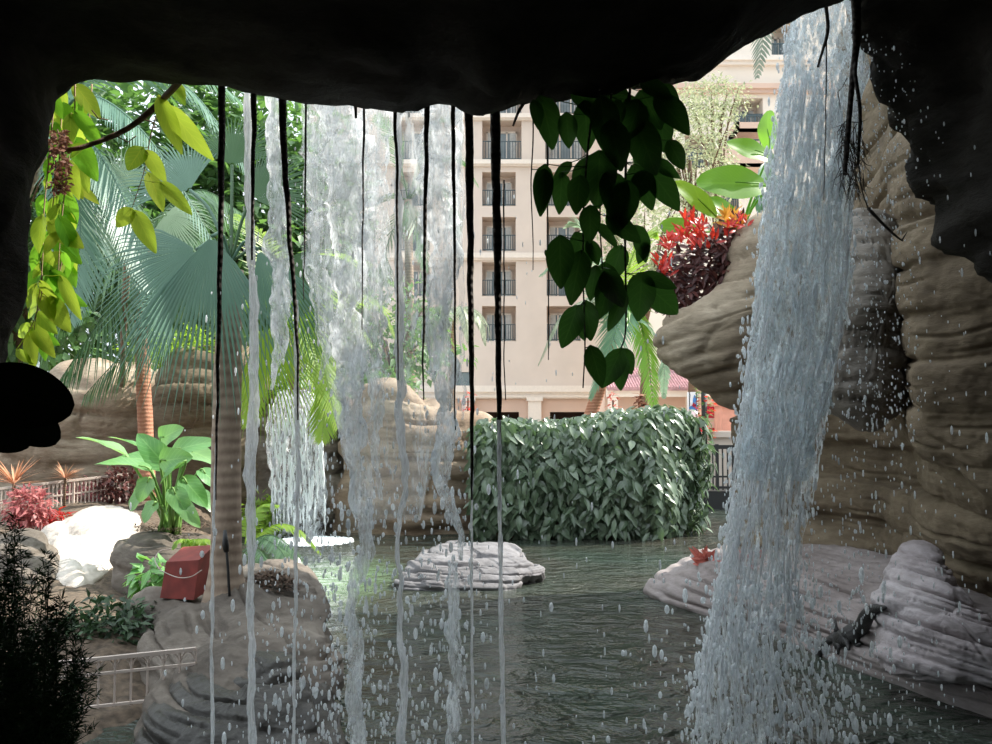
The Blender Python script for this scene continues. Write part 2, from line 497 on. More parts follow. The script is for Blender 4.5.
    def frond(self, ctrl, nleaf, llen, lw, hang=0.35, fwd=0.6, r0=0.02, up=UP, start=0.1, lift=0.0, both=(1, -1)):
        P = catmull(ctrl, 26)
        self.tube(P, [r0 * (1 - 0.85 * i / 25) for i in range(26)], 5)
        for i in range(nleaf):
            t = start + (1 - start) * (i + 0.5) / nleaf
            x = t * 25
            k = min(int(x), 24)
            p = P[k].lerp(P[k + 1], x - k)
            tan = (P[k + 1] - P[k]).normalized()
            sd = tan.cross(up)
            sd = sd.normalized() if sd.length > 1e-3 else Vector((1, 0, 0))
            nrm = sd.cross(tan)
            prof = max(0.12, math.sin(PI * min(1, 0.14 + t * 0.84)) ** 0.7)
            rr = random.random()
            for sg in both:
                ll = llen * prof * rnd(0.88, 1.08)
                d = (sd * sg + tan * (fwd + 0.5 * t) + nrm * lift + UP * -hang * rnd(0.5, 1.2)).normalized()
                wd = (tan - d * tan.dot(d))
                wd = wd.normalized() if wd.length > 1e-3 else nrm
                vs, aa = [], []
                q = p.copy()
                for j, w in enumerate((0.6, 1.0, 0.75, 0.06)):
                    tt = j / 3
                    if j:
                        dd = (d + UP * -hang * 0.8 * tt).normalized()
                        q = q + dd * ll / 3
                    vs += [q - wd * lw * w / 2, q + wd * lw * w / 2]
                    aa += [(-1, tt, rr), (1, tt, rr)]
                self.add(vs, [(0, 1, 3, 2), (2, 3, 5, 4), (4, 5, 7, 6)], aa)

    def fan(self, hub, d, n, R, nseg=34, spread=4.2, droop=0.35, split=0.55):
        hub, d, n = Vector(hub), Vector(d).normalized(), Vector(n)
        s = d.cross(n).normalized()
        n = s.cross(d)
        rr = random.random()
        for j in range(nseg):
            a = -spread / 2 + spread * (j + 0.5) / nseg
            da = spread / nseg
            L = R * (0.72 + 0.28 * math.cos(a * 0.55)) * rnd(0.94, 1.04)
            vs, aa = [], []
            for t, wf in ((0.03, 1.0), (split * 0.55, 1.0), (split, 1.0), ((1 + split) / 2, 0.55), (1.0, 0.03)):
                dr = droop * R * t ** 2.4
                for sg in (-1, 0, 1):
                    wid = min(t, split) * wf
                    ang = da * 0.5 * sg
                    c = d * math.cos(a) + s * math.sin(a)
                    e = -d * math.sin(a) + s * math.cos(a)
                    pl = 0.10 * L * wid * da * 2.2 if sg == 0 else 0
                    vs.append(hub + c * L * t + e * (L * wid * math.tan(ang)) + n * pl - UP * dr)
                    aa.append((sg, t, min(1, max(0, rr + rnd(-.15, .15)))))
            fs = []
            for i in range(4):
                for k in range(2):
                    fs.append((i * 3 + k, i * 3 + k + 1, i * 3 + k + 4, i * 3 + k + 3))
            self.add(vs, fs, aa)

    def bush(self, c, rad, n, L, W, shell=0.55, seed=0, lump=0.35, upbias=0.3):
        """leafy mass: leaves all through an uneven ellipsoid"""
        c = Vector(c)
        for _ in range(n):
            q = Vector((random.gauss(0, 1), random.gauss(0, 1), random.gauss(0, 1))).normalized()
            k = 1 + lump * noise.noise(q * 2.2 + Vector((seed, 0, 0))) + lump * 0.6 * noise.noise(q * 5 + Vector((0, seed, 0)))
            r = (shell + (1 - shell) * random.random() ** 0.5) * k
            p = c + Vector((q.x * rad[0], q.y * rad[1], q.z * rad[2])) * r
            d = (q * 0.7 + Vector((rnd(-1, 1), rnd(-1, 1), rnd(-1.0, .4)))).normalized()
            self.chip(p, d, UP + q * upbias + Vector((rnd(-.6, .6), rnd(-.6, .6), 0)), L * rnd(.6, 1.25), W * rnd(.7, 1.2))

    def ball(self, c, r, sz=1.0, n=6, m=4):
        c = Vector(c)
        vs = [c + Vector((0, 0, r * sz))]
        for i in range(1, m):
            th = PI * i / m
            for k in range(n):
                a = 2 * PI * k / n
                vs.append(c + Vector((r * math.sin(th) * math.cos(a), r * math.sin(th) * math.sin(a), r * sz * math.cos(th))))
        vs.append(c - Vector((0, 0, r * sz)))
        fs = [(0, 1 + k, 1 + (k + 1) % n) for k in range(n)]
        for i in range(m - 2):
            for k in range(n):
                k2 = (k + 1) % n
                fs.append((1 + i * n + k, 1 + (i + 1) * n + k, 1 + (i + 1) * n + k2, 1 + i * n + k2))
        b = 1 + (m - 2) * n
        fs += [(len(vs) - 1, b + (k + 1) % n, b + k) for k in range(n)]
        self.add(vs, fs)

    def build(self, name, mat, parent=None, smooth=True, loc=None):
        me = bpy.data.meshes.new(name)
        o0 = origin(parent) if parent is not None else Vector(loc or (0, 0, 0))
        me.from_pydata([tuple(v - o0) for v in self.v], [], self.f)
        at_ = me.attributes.new('luv', 'FLOAT_VECTOR', 'POINT')
        at_.data.foreach_set('vector', np.array(self.a, dtype=np.float32).ravel())
        me.polygons.foreach_set('use_smooth', [smooth] * len(me.polygons))
        me.materials.append(M[mat])
        me.update()
        o = bpy.data.objects.new(name, me)
        C.objects.link(o)
        if parent is not None:
            o.parent = parent
        else:
            o.location = o0
        return o


def origin(o):
    p = Vector((0, 0, 0))
    while o is not None:
        p = p + o.location
        o = o.parent
    return p


def thing(name, label, cat, loc, group=None):
    o = bpy.data.objects.new(name, None)
    C.objects.link(o)
    o.location = loc
    o['label'] = label
    o['category'] = cat
    if group:
        o['group'] = group
    return o


def tag(o, label, cat, group=None, kind=None):
    o['label'] = label
    o['category'] = cat
    if group:
        o['group'] = group
    if kind:
        o['kind'] = kind
    return o


def struct(o):
    o['kind'] = 'structure'
    return o


# ------------------------------------------------------------------ rock
def strata(p, f, tilt, seed, groove):
    """stepped layers with cracks between them, broken sideways into blocks"""
    w = p.z * f + p.x * f * tilt[0] + p.y * f * tilt[1] + 0.55 * noise.noise(p * 0.5 + Vector((seed, 3, 1))) + 0.09 * noise.noise(p * 2.3 + Vector((1, seed, 1)))
    i = math.floor(w)
    t = w - i
    hx = (p.x + 0.6 * p.y) * f * 0.28 + 0.25 * noise.noise(p * 1.1 + Vector((seed, 0, 0)))

    def block(j):
        h = hx + 0.5 * (j % 3) + 0.37 * math.sin(j * 4.7 + seed)
        k_ = math.floor(h)
        u = h - k_
        b0 = noise.noise(Vector((j * 3.71 + seed, k_ * 2.3, 0.5)))
        b1 = noise.noise(Vector((j * 3.71 + seed, (k_ + 1) * 2.3, 0.5)))
        m = sstep(0.9, 1.0, u)
        return b0 * (1 - m) + b1 * m, min(u, 1 - u)

    ph, e1 = block(i)
    pn, _ = block(i + 1)
    k = sstep(0.86, 1.0, t)
    prot = ph * (1 - k) + pn * k + 0.35 * math.sin(PI * t) ** 0.5
    e = min(t, 1 - t)
    gm = sstep(-0.2, 0.15, noise.noise(Vector((p.x * 1.0, p.y * 1.0, (i if t < .5 else i + 1) * 5.3 + seed))))
    g = -(1 - sstep(0.0, 0.13, e)) * gm
    gv = -(1 - sstep(0.0, 0.035, e1)) * sstep(0.0, 0.25, noise.noise(Vector((p.x * .7 + i * 1.7, p.y * .7, seed + p.z * .5)))) * 0.7
    w2 = w * 2.7 + 0.25 * noise.noise(p * 1.7)
    i2 = math.floor(w2)
    e2 = min(w2 - i2, 1 - w2 + i2)
    gm2 = sstep(0.0, 0.25, noise.noise(Vector((p.x * 1.6, p.y * 1.6, round(w2) * 2.9 + seed))))
    g2 = -(1 - sstep(0, 0.17, e2)) * gm2
    return prot, (g + gv) * groove + g2 * groove * 0.5


def displace(me, amp=0.1, f=3.0, tilt=(0.08, 0.0), seed=0.0, groove=0.05, lump=0.15, lf=1.2, fine=0.015, ff=9.0):
    me.update()
    n = len(me.vertices)
    co = np.zeros(n * 3)
    me.vertices.foreach_get('co', co)
    no = np.zeros(n * 3)
    me.vertex_normals.foreach_get('vector', no)
    co = co.reshape(-1, 3)
    no = no.reshape(-1, 3)
    for i in range(n):
        p = Vector(co[i])
        prot, g = strata(p, f, tilt, seed, groove)
        h = prot * amp + g + lump * noise.noise(p * lf + Vector((seed * 3, 0, 0))) + fine * noise.fractal(p * ff, 0.8, 2.1, 4)
        co[i] += no[i] * h
    me.vertices.foreach_set('co', co.ravel())
    me.update()


def rock_outline(name, pts, mat, T=0.4, Tb=0.3, bdir=(0, -1, 0), res=1.0, parent=None, c=None, power=2.2, **kw):
    """solid rock whose silhouette runs through pts (px, py, Y) and which swells by T along bdir and Tb the other way"""
    NA = int(110 * res)
    NR = int(30 * res)
    ring = catmull([at(*p) for p in pts], NA, True)
    cc = at(*c) if c else sum(ring, Vector()) / NA
    wn = NA // 7
    soft = [sum((ring[(i + j) % NA] for j in range(-wn, wn + 1)), Vector()) / (2 * wn + 1) for i in range(NA)]
    bd = Vector(bdir).normalized()
    vs, fs = [], []
    rs = [1 - (k / NR) ** 1.5 for k in range(NR)]
    for r in rs:
        h = T * max(0, 1 - r ** power) ** 0.5
        for p, q in zip(ring, soft):
            vs.append(cc + (q.lerp(p, r ** 6) - cc) * r + bd * h)
    top = len(vs)
    vs.append(cc + bd * T)
    nb = NR // 2
    b0 = len(vs)
    for k in range(1, nb):
        r = 1 - (k / nb) ** 1.5
        h = Tb * max(0, 1 - r ** power) ** 0.5
        for p, q in zip(ring, soft):
            vs.append(cc + (q.lerp(p, r ** 6) - cc) * r - bd * h)
    bot = len(vs)
    vs.append(cc - bd * Tb)
    # winding: make outward
    for k in range(NR - 1):
        for i in range(NA):
            j = (i + 1) % NA
            fs.append((k * NA + i, k * NA + j, (k + 1) * NA + j, (k + 1) * NA + i))
    for i in range(NA):
        fs.append(((NR - 1) * NA + i, (NR - 1) * NA + (i + 1) % NA, top))
    for k in range(nb - 1):
        for i in range(NA):
            j = (i + 1) % NA
            a = (k - 1) * NA + b0 if k else 0
            b = k * NA + b0
            fs.append((a + j, a + i, b + i, b + j))
    last = b0 + (nb - 2) * NA
    for i in range(NA):
        fs.append((last + (i + 1) % NA, last + i, bot))
    base = Vector((cc.x, cc.y, min(v.z for v in vs)))
    me = bpy.data.meshes.new(name)
    me.from_pydata([tuple(v) for v in vs], [], fs)
    me.update()
    bm_ = bmesh.new()
    bm_.from_mesh(me)
    if bm_.calc_volume(signed=True) < 0:
        me.flip_normals()
    bm_.free()
    displace(me, **kw)
    co = np.zeros(len(me.vertices) * 3)
    me.vertices.foreach_get('co', co)
    co = co.reshape(-1, 3) - np.array(base if parent is None else origin(parent))
    me.vertices.foreach_set('co', co.ravel())
    me.polygons.foreach_set('use_smooth', [True] * len(me.polygons))
    me.materials.append(M[mat])
    me.update()
    o = bpy.data.objects.new(name, me)
    C.objects.link(o)
    if parent is not None:
        o.parent = parent
    else:
        o.location = base
    return o


def rock_patch(name, grid, mat, nu, nv, flip=False, **kw):
    """rock face through a grid (rows of points), smoothly interpolated then broken into strata"""
    rows = [catmull(r, nu) for r in grid]
    cols = [catmull([rows[k][i] for k in range(len(rows))], nv) for i in range(nu)]
    vs = [cols[i][j] for j in range(nv) for i in range(nu)]
    fs = [(j * nu + i, j * nu + i + 1, (j + 1) * nu + i + 1, (j + 1) * nu + i) for j in range(nv - 1) for i in range(nu - 1)]
    me = bpy.data.meshes.new(name)
    me.from_pydata([tuple(v) for v in vs], [], fs)
    if flip:
        me.flip_normals()
    displace(me, **kw)
    me.polygons.foreach_set('use_smooth', [True] * len(me.polygons))
    me.materials.append(M[mat])
    me.update()
    o = bpy.data.objects.new(name, me)
    C.objects.link(o)
    return o


# ================================================================== SETTING
# cave shell: lofted from the mouth outline back round the viewer
mouth = [(-140, 1250, 2.6), (-110, 900, 2.6), (-60, 700, 2.7), (-30, 560, 2.7), (-12, 430, 2.8), (4, 365, 2.9), (8, 300, 3.0), (18, 230, 3.1), (38, 165, 3.2), (55, 110, 3.3), (80, 81, 3.4),
         (130, 79, 3.5), (200, 84, 3.5), (300, 94, 3.5), (400, 103, 3.5), (440, 100, 3.5), (490, 110, 3.45), (530, 104, 3.5), (580, 95, 3.5), (640, 93, 3.6), (680, 86, 3.6), (705, 75, 3.6), (730, 56, 3.7), (760, 35, 3.7), (800, 13, 3.8),
         (836, 5, 3.9), (858, 6, 4.4), (868, 34, 4.9), (880, 85, 5.2), (898, 128, 5.3), (922, 172, 5.3), (944, 212, 5.2), (966, 254, 5.0), (1025, 300, 4.7), (1110, 380, 4.2), (1190, 550, 3.8), (1230, 800, 3.8), (1260, 1250, 3.8)]
NM = 260
mo = catmull([at(*p) for p in mouth], NM)
rings = [(2.2, 0.55, 0), (1.5, 0.35, 0), (1.16, 0.28, 0), (1.05, 0.18, 0), (1.0, 0.0, 0), (1.0, -0.25, .0), (1.04, -0.6, 0), (1.10, -1.1, 0), (1.18, -1.9, 0), (1.2, -3.0, 0), (1.15, -4.4, 0), (0.95, -5.4, 0), (0.5, -6.0, 0), (0.02, -6.1, 0)]
axis = at(480, 430, 3.5)
prof = []
for m_ in mo:
    col = []
    for s_, dy, _ in rings:
        col.append(Vector((axis.x + (m_.x - axis.x) * s_, m_.y + dy, axis.z + (m_.z - axis.z) * s_)))
    prof.append(catmull(col, 64))


def shell(name, i0, i1, r0, r1):
    vs, fs = [], []
    w = r1 - r0
    for i in range(i0, i1):
        vs += prof[i][r0:r1]
    for i in range(i1 - i0 - 1):
        for j in range(w - 1):
            fs.append((i * w + j, i * w + j + 1, (i + 1) * w + j + 1, (i + 1) * w + j))
    me = bpy.data.meshes.new(name)
    me.from_pydata([tuple(v) for v in vs], [], fs)
    me.update()
    for v in me.vertices:
        p = v.co.copy()
        k = min(1.0, 0.35 + abs(p.y - 3.5) * 0.5)
        far = sstep(.3, 2.2, p.x) * sstep(3.2, 4.2, p.y)
        h = 0.10 * k * noise.noise(p * 1.3) + (0.045 + .06 * far) * noise.fractal(p * 4, 0.9, 2.1, 4) + .12 * far * noise.noise(Vector((p.x * 1.2, p.y * 2, p.z * 4)))
        dirv = Vector((p.x - axis.x, 0, p.z - axis.z)).normalized()
        v.co = p + dirv * h
    me.polygons.foreach_set('use_smooth', [True] * len(me.polygons))
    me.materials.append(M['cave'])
    o = bpy.data.objects.new(name, me)
    C.objects.link(o)
    return struct(o)


iL = 74
iR = 228
shell('wall_left', 0, iL + 1, 0, 52)
shell('ceiling', iL, iR + 1, 0, 52)
shell('wall_right', iR, NM, 0, 52)
shell('wall_back', 0, NM, 51, 64)

# pool and grounds
mb = MB()
mb.add([(-14, -6, 0), (14, -6, 0), (14, 21, 0), (-14, 21, 0)], [(0, 1, 2, 3)])
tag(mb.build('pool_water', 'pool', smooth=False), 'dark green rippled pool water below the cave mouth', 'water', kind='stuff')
mb = MB()
mb.add([(-60, 17.3, 0.22), (3.5, 17.3, 0.22), (3.5, 20.9, 0.22), (60, 20.9, 0.22), (60, 90, 0.3), (-60, 90, 0.3), (-60, 17.3, -.6), (3.5, 17.3, -.6), (3.5, 20.9, -.6), (60, 20.9, -.6)], [(0, 1, 2, 3, 4, 5), (6, 7, 1, 0), (7, 8, 2, 1), (8, 9, 3, 2)])
struct(mb.build('ground', 'paving', smooth=False))
mb = MB()
mb.add([(-40, -20, -0.7), (40, -20, -0.7), (40, 22, -0.7), (-40, 22, -0.7)], [(0, 1, 2, 3)])
struct(mb.build('floor', 'soil', smooth=False))

# left bank ground
g = []
for Y, zs, xs in ((4.6, (-.2, -.2, -.3, -.5), (-14, -5.5, -2.8, -1.9)), (5.6, (.15, .12, .05, -.4), (-14, -5.5, -2.8, -1.9)), (6.6, (.35, .33, .25, -.4), (-14, -5.5, -2.8, -2.0)), (8.0, (.45, .42, .3, -.3), (-14, -5.5, -3.4, -2.2)), (10.5, (.5, .5, .4, -.3), (-14, -6.2, -4.4, -3.3)),
                  (13.5, (.6, .6, .45, -.3), (-14, -7.2, -5.2, -4.0)), (18, (.8, .8, .7, -.2), (-14, -7.5, -5.5, -4.3))):
    g.append([Vector((x, Y, z)) for x, z in zip(xs, zs)])
struct(rock_patch('ground_bank', g, 'soil', 90, 90, amp=0.0, groove=0.0, lump=0.08, lf=1.3, fine=0.03))

# right cliff
rowsY = []
for py, pxs, Ys in ((-420, (868, 876, 886, 902, 925, 950, 985, 1030, 1120, 1300), (9.4, 9.2, 8.9, 8.5, 7.8, 7.2, 6.8, 6.3, 5.4, 4.6)),
                    (-100, (852, 862, 876, 892, 915, 940, 975, 1020, 1120, 1300), (9.4, 9.2, 8.9, 8.4, 7.6, 7.0, 6.6, 6.1, 5.3, 4.6)),
                    (60, (846, 856, 868, 882, 902, 925, 965, 1015, 1120, 1300), (9.4, 9.2, 8.9, 8.3, 7.4, 6.8, 6.3, 5.9, 5.2, 4.6)),
                    (200, (824, 836, 852, 875, 902, 915, 960, 1010, 1120, 1300), (9.8, 9.5, 9.0, 8.2, 7.2, 6.5, 6.1, 5.7, 5.1, 4.6)),
                    (330, (735, 780, 830, 875, 900, 910, 955, 1010, 1120, 1300), (10.6, 10.0, 9.4, 8.8, 8.1, 6.6, 6.1, 5.8, 5.2, 4.6)),
                    (430, (735, 780, 830, 875, 902, 915, 960, 1010, 1120, 1300), (10.6, 10.0, 9.4, 8.8, 8.3, 6.7, 6.2, 5.9, 5.2, 4.6)),
                    (520, (735, 780, 830, 875, 902, 925, 970, 1015, 1120, 1300), (10.6, 9.9, 9.3, 8.8, 8.3, 7.2, 6.5, 6.1, 5.4, 4.6)),
                    (590, (735, 780, 830, 875, 902, 935, 985, 1025, 1120, 1300), (10.3, 9.7, 9.1, 8.7, 8.3, 7.7, 7.1, 6.6, 5.6, 4.6)),
                    (640, (735, 780, 830, 875, 902, 940, 990, 1030, 1120, 1300), (10.2, 9.7, 9.2, 8.9, 8.6, 8.1, 7.5, 7.0, 5.9, 4.7))):
    rowsY.append([at(px, py, Y) for px, Y in zip(pxs, Ys)])
struct(rock_patch('wall_cliff', rowsY, 'cliff', 220, 480, flip=True, amp=0.12, f=2.6, tilt=(-0.16, 0.0), groove=0.065, lump=0.13, lf=0.9, seed=2.0))

# ================================================================== ROCKS
def rock(name, label, pts, mat, **kw):
    return tag(rock_outline(name, pts, mat, **kw), label, 'rock')


rock('overhanging_rock', 'tan layered rock jutting out behind the large waterfall, red plants on top',
     [(830, 190, 9.6), (775, 205, 9.6), (748, 226, 9.6), (732, 245, 9.6), (724, 275, 9.6), (712, 300, 9.6), (690, 310, 9.6), (664, 318, 9.6), (653, 338, 9.6), (660, 360, 9.6), (676, 378, 9.6), (700, 392, 9.6), (735, 404, 9.6), (800, 420, 9.6), (860, 380, 9.6), (880, 280, 9.6)],
     'tanrock', T=0.7, Tb=1.0, c=(770, 310, 9.6), amp=0.08, f=4.2, tilt=(-0.25, 0), groove=0.05, lump=0.16, lf=1.6, seed=5)
rock('wet_rock_column', 'dark wet rounded rock column just right of the large waterfall',
     [(838, 218, 7.4), (862, 208, 7.4), (888, 216, 7.4), (902, 260, 7.4), (906, 330, 7.4), (903, 400, 7.4), (880, 425, 7.4), (845, 420, 7.4), (825, 390, 7.4), (822, 320, 7.4), (828, 260, 7.4)],
     'wet', T=0.4, Tb=0.9, amp=0.03, f=7, groove=0.03, lump=0.08, lf=2.5, seed=8)
rock('shelf_rock', 'broad pinkish rock ledge running out from the cliff foot into the pool',
     [(646, 590, 10.1), (668, 570, 10.9), (705, 556, 11.3), (760, 548, 10.6), (830, 552, 9.2), (900, 560, 8.4), (1010, 590, 7.2), (1080, 640, 6.0), (1060, 745, 5.3), (990, 712, 5.9), (930, 695, 6.3), (880, 675, 6.8), (840, 660, 7.2), (790, 640, 7.9), (745, 625, 8.5), (708, 613, 8.9), (676, 604, 9.4)],
     'pale', T=0.30, Tb=0.35, bdir=(-0.1, -0.25, 1), res=2.4, power=3.0, amp=0.06, f=8, tilt=(0.25, 0.1), groove=0.06, lump=0.05, lf=1.4, fine=0.01, seed=11)
rock('white_rock_mound', 'whitish rounded layered rock standing on the ledge at the cliff foot',
     [(878, 665, 6.3), (880, 610, 6.5), (888, 565, 6.7), (905, 546, 6.8), (925, 545, 6.8), (942, 565, 6.7), (955, 600, 6.5), (985, 625, 6.2), (1020, 660, 5.9), (1030, 690, 5.7), (960, 690, 5.9), (910, 680, 6.1)],
     'mound', T=0.35, Tb=0.6, bdir=(-.1, -1, .4), res=1.8, amp=0.06, f=9, tilt=(0.22, 0), groove=0.05, lump=0.05, lf=2, seed=14)
rock('flat_islet_rock', 'low flat layered rock rising from the middle of the pool',
     [(396, 586, 10.3), (402, 572, 10.6), (416, 562, 10.9), (432, 548, 11.6), (448, 544, 11.8), (480, 544, 11.8), (508, 545, 11.7), (522, 553, 11.4), (530, 563, 11.0), (545, 570, 10.8), (538, 577, 10.6), (522, 578, 10.5), (519, 586, 10.35), (508, 592, 10.25), (470, 594, 10.2), (430, 592, 10.2)],
     'islet', T=0.13, Tb=0.4, bdir=(0, -0.6, .8), res=2.2, power=5, amp=0.05, f=15, tilt=(0.03, 0.0), groove=0.05, lump=0.02, lf=2.2, fine=0.008, seed=17)
rock('bank_boulder', 'large grey boulder at the pool edge carrying the palm trunk',
     [(128, 640, 7.0), (124, 612, 7.3), (150, 598, 7.5), (240, 588, 7.6), (290, 592, 7.4), (322, 612, 7.0), (333, 650, 6.3), (330, 700, 5.8), (324, 765, 5.2), (220, 810, 4.9), (158, 800, 4.95), (140, 750, 5.3), (152, 705, 5.8), (152, 670, 6.3)],
     'bank', T=0.35, Tb=0.7, bdir=(.2, -0.7, .6), res=2.4, amp=0.10, f=4.5, tilt=(0.14, 0), groove=0.07, lump=0.16, lf=1.7, seed=20)
rock('waterline_rock', 'dark wet layered rock at the waterline under the big grey boulder',
     [(150, 720, 5.55), (165, 690, 5.8), (200, 662, 6.1), (240, 650, 6.2), (290, 655, 6.1), (325, 672, 5.95), (342, 710, 5.6), (345, 770, 5.1), (250, 815, 4.75), (160, 810, 4.8), (140, 765, 5.15)],
     'wetdark', T=0.25, Tb=0.6, bdir=(.15, -.8, .5), res=2.4, amp=0.07, f=8, tilt=(0.06, 0), groove=0.06, lump=0.10, lf=1.8, seed=51)
rock('soil_rimmed_rock', 'low rounded rock holding brown mulch, right of the palm trunk',
     [(232, 600, 7.7), (236, 572, 8.0), (262, 557, 8.2), (295, 560, 8.1), (320, 585, 7.8), (328, 615, 7.4), (300, 628, 7.2), (255, 622, 7.3)],
     'bank', T=0.25, Tb=0.4, bdir=(.1, -0.7, .7), amp=0.04, f=7, groove=0.02, lump=0.07, lf=2, seed=23)
rock('planter_boulder', 'tan boulder under the elephant ear plant',
     [(118, 600, 8.6), (118, 560, 8.8), (128, 538, 9.0), (160, 528, 9.3), (205, 533, 9.3), (222, 552, 9.0), (225, 600, 8.4), (200, 640, 8.0), (150, 640, 8.0)],
     'bank', T=0.45, Tb=0.6, bdir=(0, -0.9, .4), amp=0.06, f=4, groove=0.03, lump=0.12, lf=1.6, seed=26)
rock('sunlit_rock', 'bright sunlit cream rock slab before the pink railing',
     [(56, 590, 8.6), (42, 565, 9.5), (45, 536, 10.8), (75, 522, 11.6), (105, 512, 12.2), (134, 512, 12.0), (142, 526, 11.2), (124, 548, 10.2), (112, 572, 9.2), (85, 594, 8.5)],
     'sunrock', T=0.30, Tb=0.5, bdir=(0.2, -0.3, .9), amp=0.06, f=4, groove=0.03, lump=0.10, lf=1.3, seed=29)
rock('small_shaded_boulder', 'grey boulder at the left bank beside the pink leaved plant',
     [(-20, 610, 8.6), (-5, 550, 9.0), (28, 536, 9.2), (50, 548, 9.2), (58, 580, 8.8), (50, 620, 8.4)],
     'bank', T=0.35, Tb=0.4, bdir=(0, -0.8, .5), amp=0.05, f=4, groove=0.02, lump=0.10, lf=1.6, seed=31)
rock('back_cliff_rock', 'brown layered rock bluff behind the red trunked palm',
     [(-60, 530, 17), (-60, 420, 17), (20, 405, 17), (60, 400, 17), (75, 375, 17), (130, 365, 17), (165, 380, 17), (170, 440, 17), (165, 520, 17), (60, 545, 17)],
     'brown', T=1.0, Tb=2.0, res=1.2, amp=0.22, f=2.2, tilt=(.04, 0), groove=0.10, lump=0.3, lf=.9, seed=34)
rock('pale_bluff_rock', 'pale layered rock bluff between the two palm trunks',
     [(158, 520, 16), (155, 430, 16), (160, 380, 16), (180, 355, 16), (215, 345, 16), (250, 350, 16), (270, 400, 16), (275, 520, 16), (220, 545, 16)],
     'cliff', T=0.8, Tb=1.6, res=1.1, amp=0.16, f=3, tilt=(.03, 0), groove=0.08, lump=0.22, lf=1.0, seed=37)
rock('waterfall_bluff_rock', 'layered rock bluff that the distant waterfall runs down',
     [(245, 560, 16), (248, 440, 16), (262, 400, 16), (300, 392, 16), (345, 395, 16), (350, 440, 16), (350, 560, 16)],
     'bank', T=0.7, Tb=1.6, res=1.1, amp=0.12, f=3, tilt=(.03, 0), groove=0.08, lump=0.2, lf=1.0, seed=40)
rock('stacked_bluff_rock', 'tan layered rock bluff left of the ivy hedge',
     [(340, 560, 15.6), (338, 470, 15.6), (352, 420, 15.6), (372, 385, 15.6), (402, 382, 15.6), (425, 400, 15.6), (455, 415, 15.6), (490, 425, 15.6), (495, 500, 15.6), (490, 560, 15.6)],
     'brown', T=0.7, Tb=1.6, res=1.2, amp=0.14, f=3, tilt=(.02, 0), groove=0.08, lump=0.22, lf=1.0, seed=43)

# mulch in the two planting pockets
t_ = MB()
for k in range(500):
    a, r = rnd(0, 2 * PI), math.sqrt(random.random())
    p = at(172, 531, 9.05) + Vector((math.cos(a) * .40 * r, math.sin(a) * .3 * r, rnd(.02, .07)))
    t_.chip(p, Vector((rnd(-1, 1), rnd(-1, 1), rnd(-.2, .3))), UP, .05, .02)
tag(t_.build('mulch', 'mulch', loc=at(172, 531, 9.05)), 'brown mulch around the elephant ear stalks', 'mulch', kind='stuff')
t_ = MB()
for k in range(900):
    a, r = rnd(0, 2 * PI), math.sqrt(random.random())
    p = at(270, 592, 7.25) + Vector((math.cos(a) * .24 * r, math.sin(a) * .25 * r - .05, (.16 - .12 * r * r) + rnd(-.02, .03)))
    t_.chip(p, Vector((rnd(-1, 1), rnd(-1, 1), rnd(-.2, .3))), UP, .05, .02)
tag(t_.build('mulch', 'mulch', loc=at(270, 592, 7.25)), 'brown mulch in the rock hollow right of the palm trunk', 'mulch', kind='stuff')

# ================================================================== BUILDINGS
BY = 57.0


def bx(px, Y=BY):
    return (px - 496) * Y / F


def bz(py, Y=BY):
    return at(496, py, Y).z


def holes_wall(mb_, x0, x1, z0, z1, y, holes):
    xs = sorted({x0, x1, *[h[0] for h in holes], *[h[1] for h in holes]})
    zs = sorted({z0, z1, *[h[2] for h in holes], *[h[3] for h in holes]})
    for a, b in zip(xs, xs[1:]):
        for c_, d in zip(zs, zs[1:]):
            mx_, mz = (a + b) / 2, (c_ + d) / 2
            if any(h[0] < mx_ < h[1] and h[2] < mz < h[3] for h in holes):
                continue
            mb_.add([(a, y, c_), (b, y, c_), (b, y, d), (a, y, d)], [(0, 1, 2, 3)])


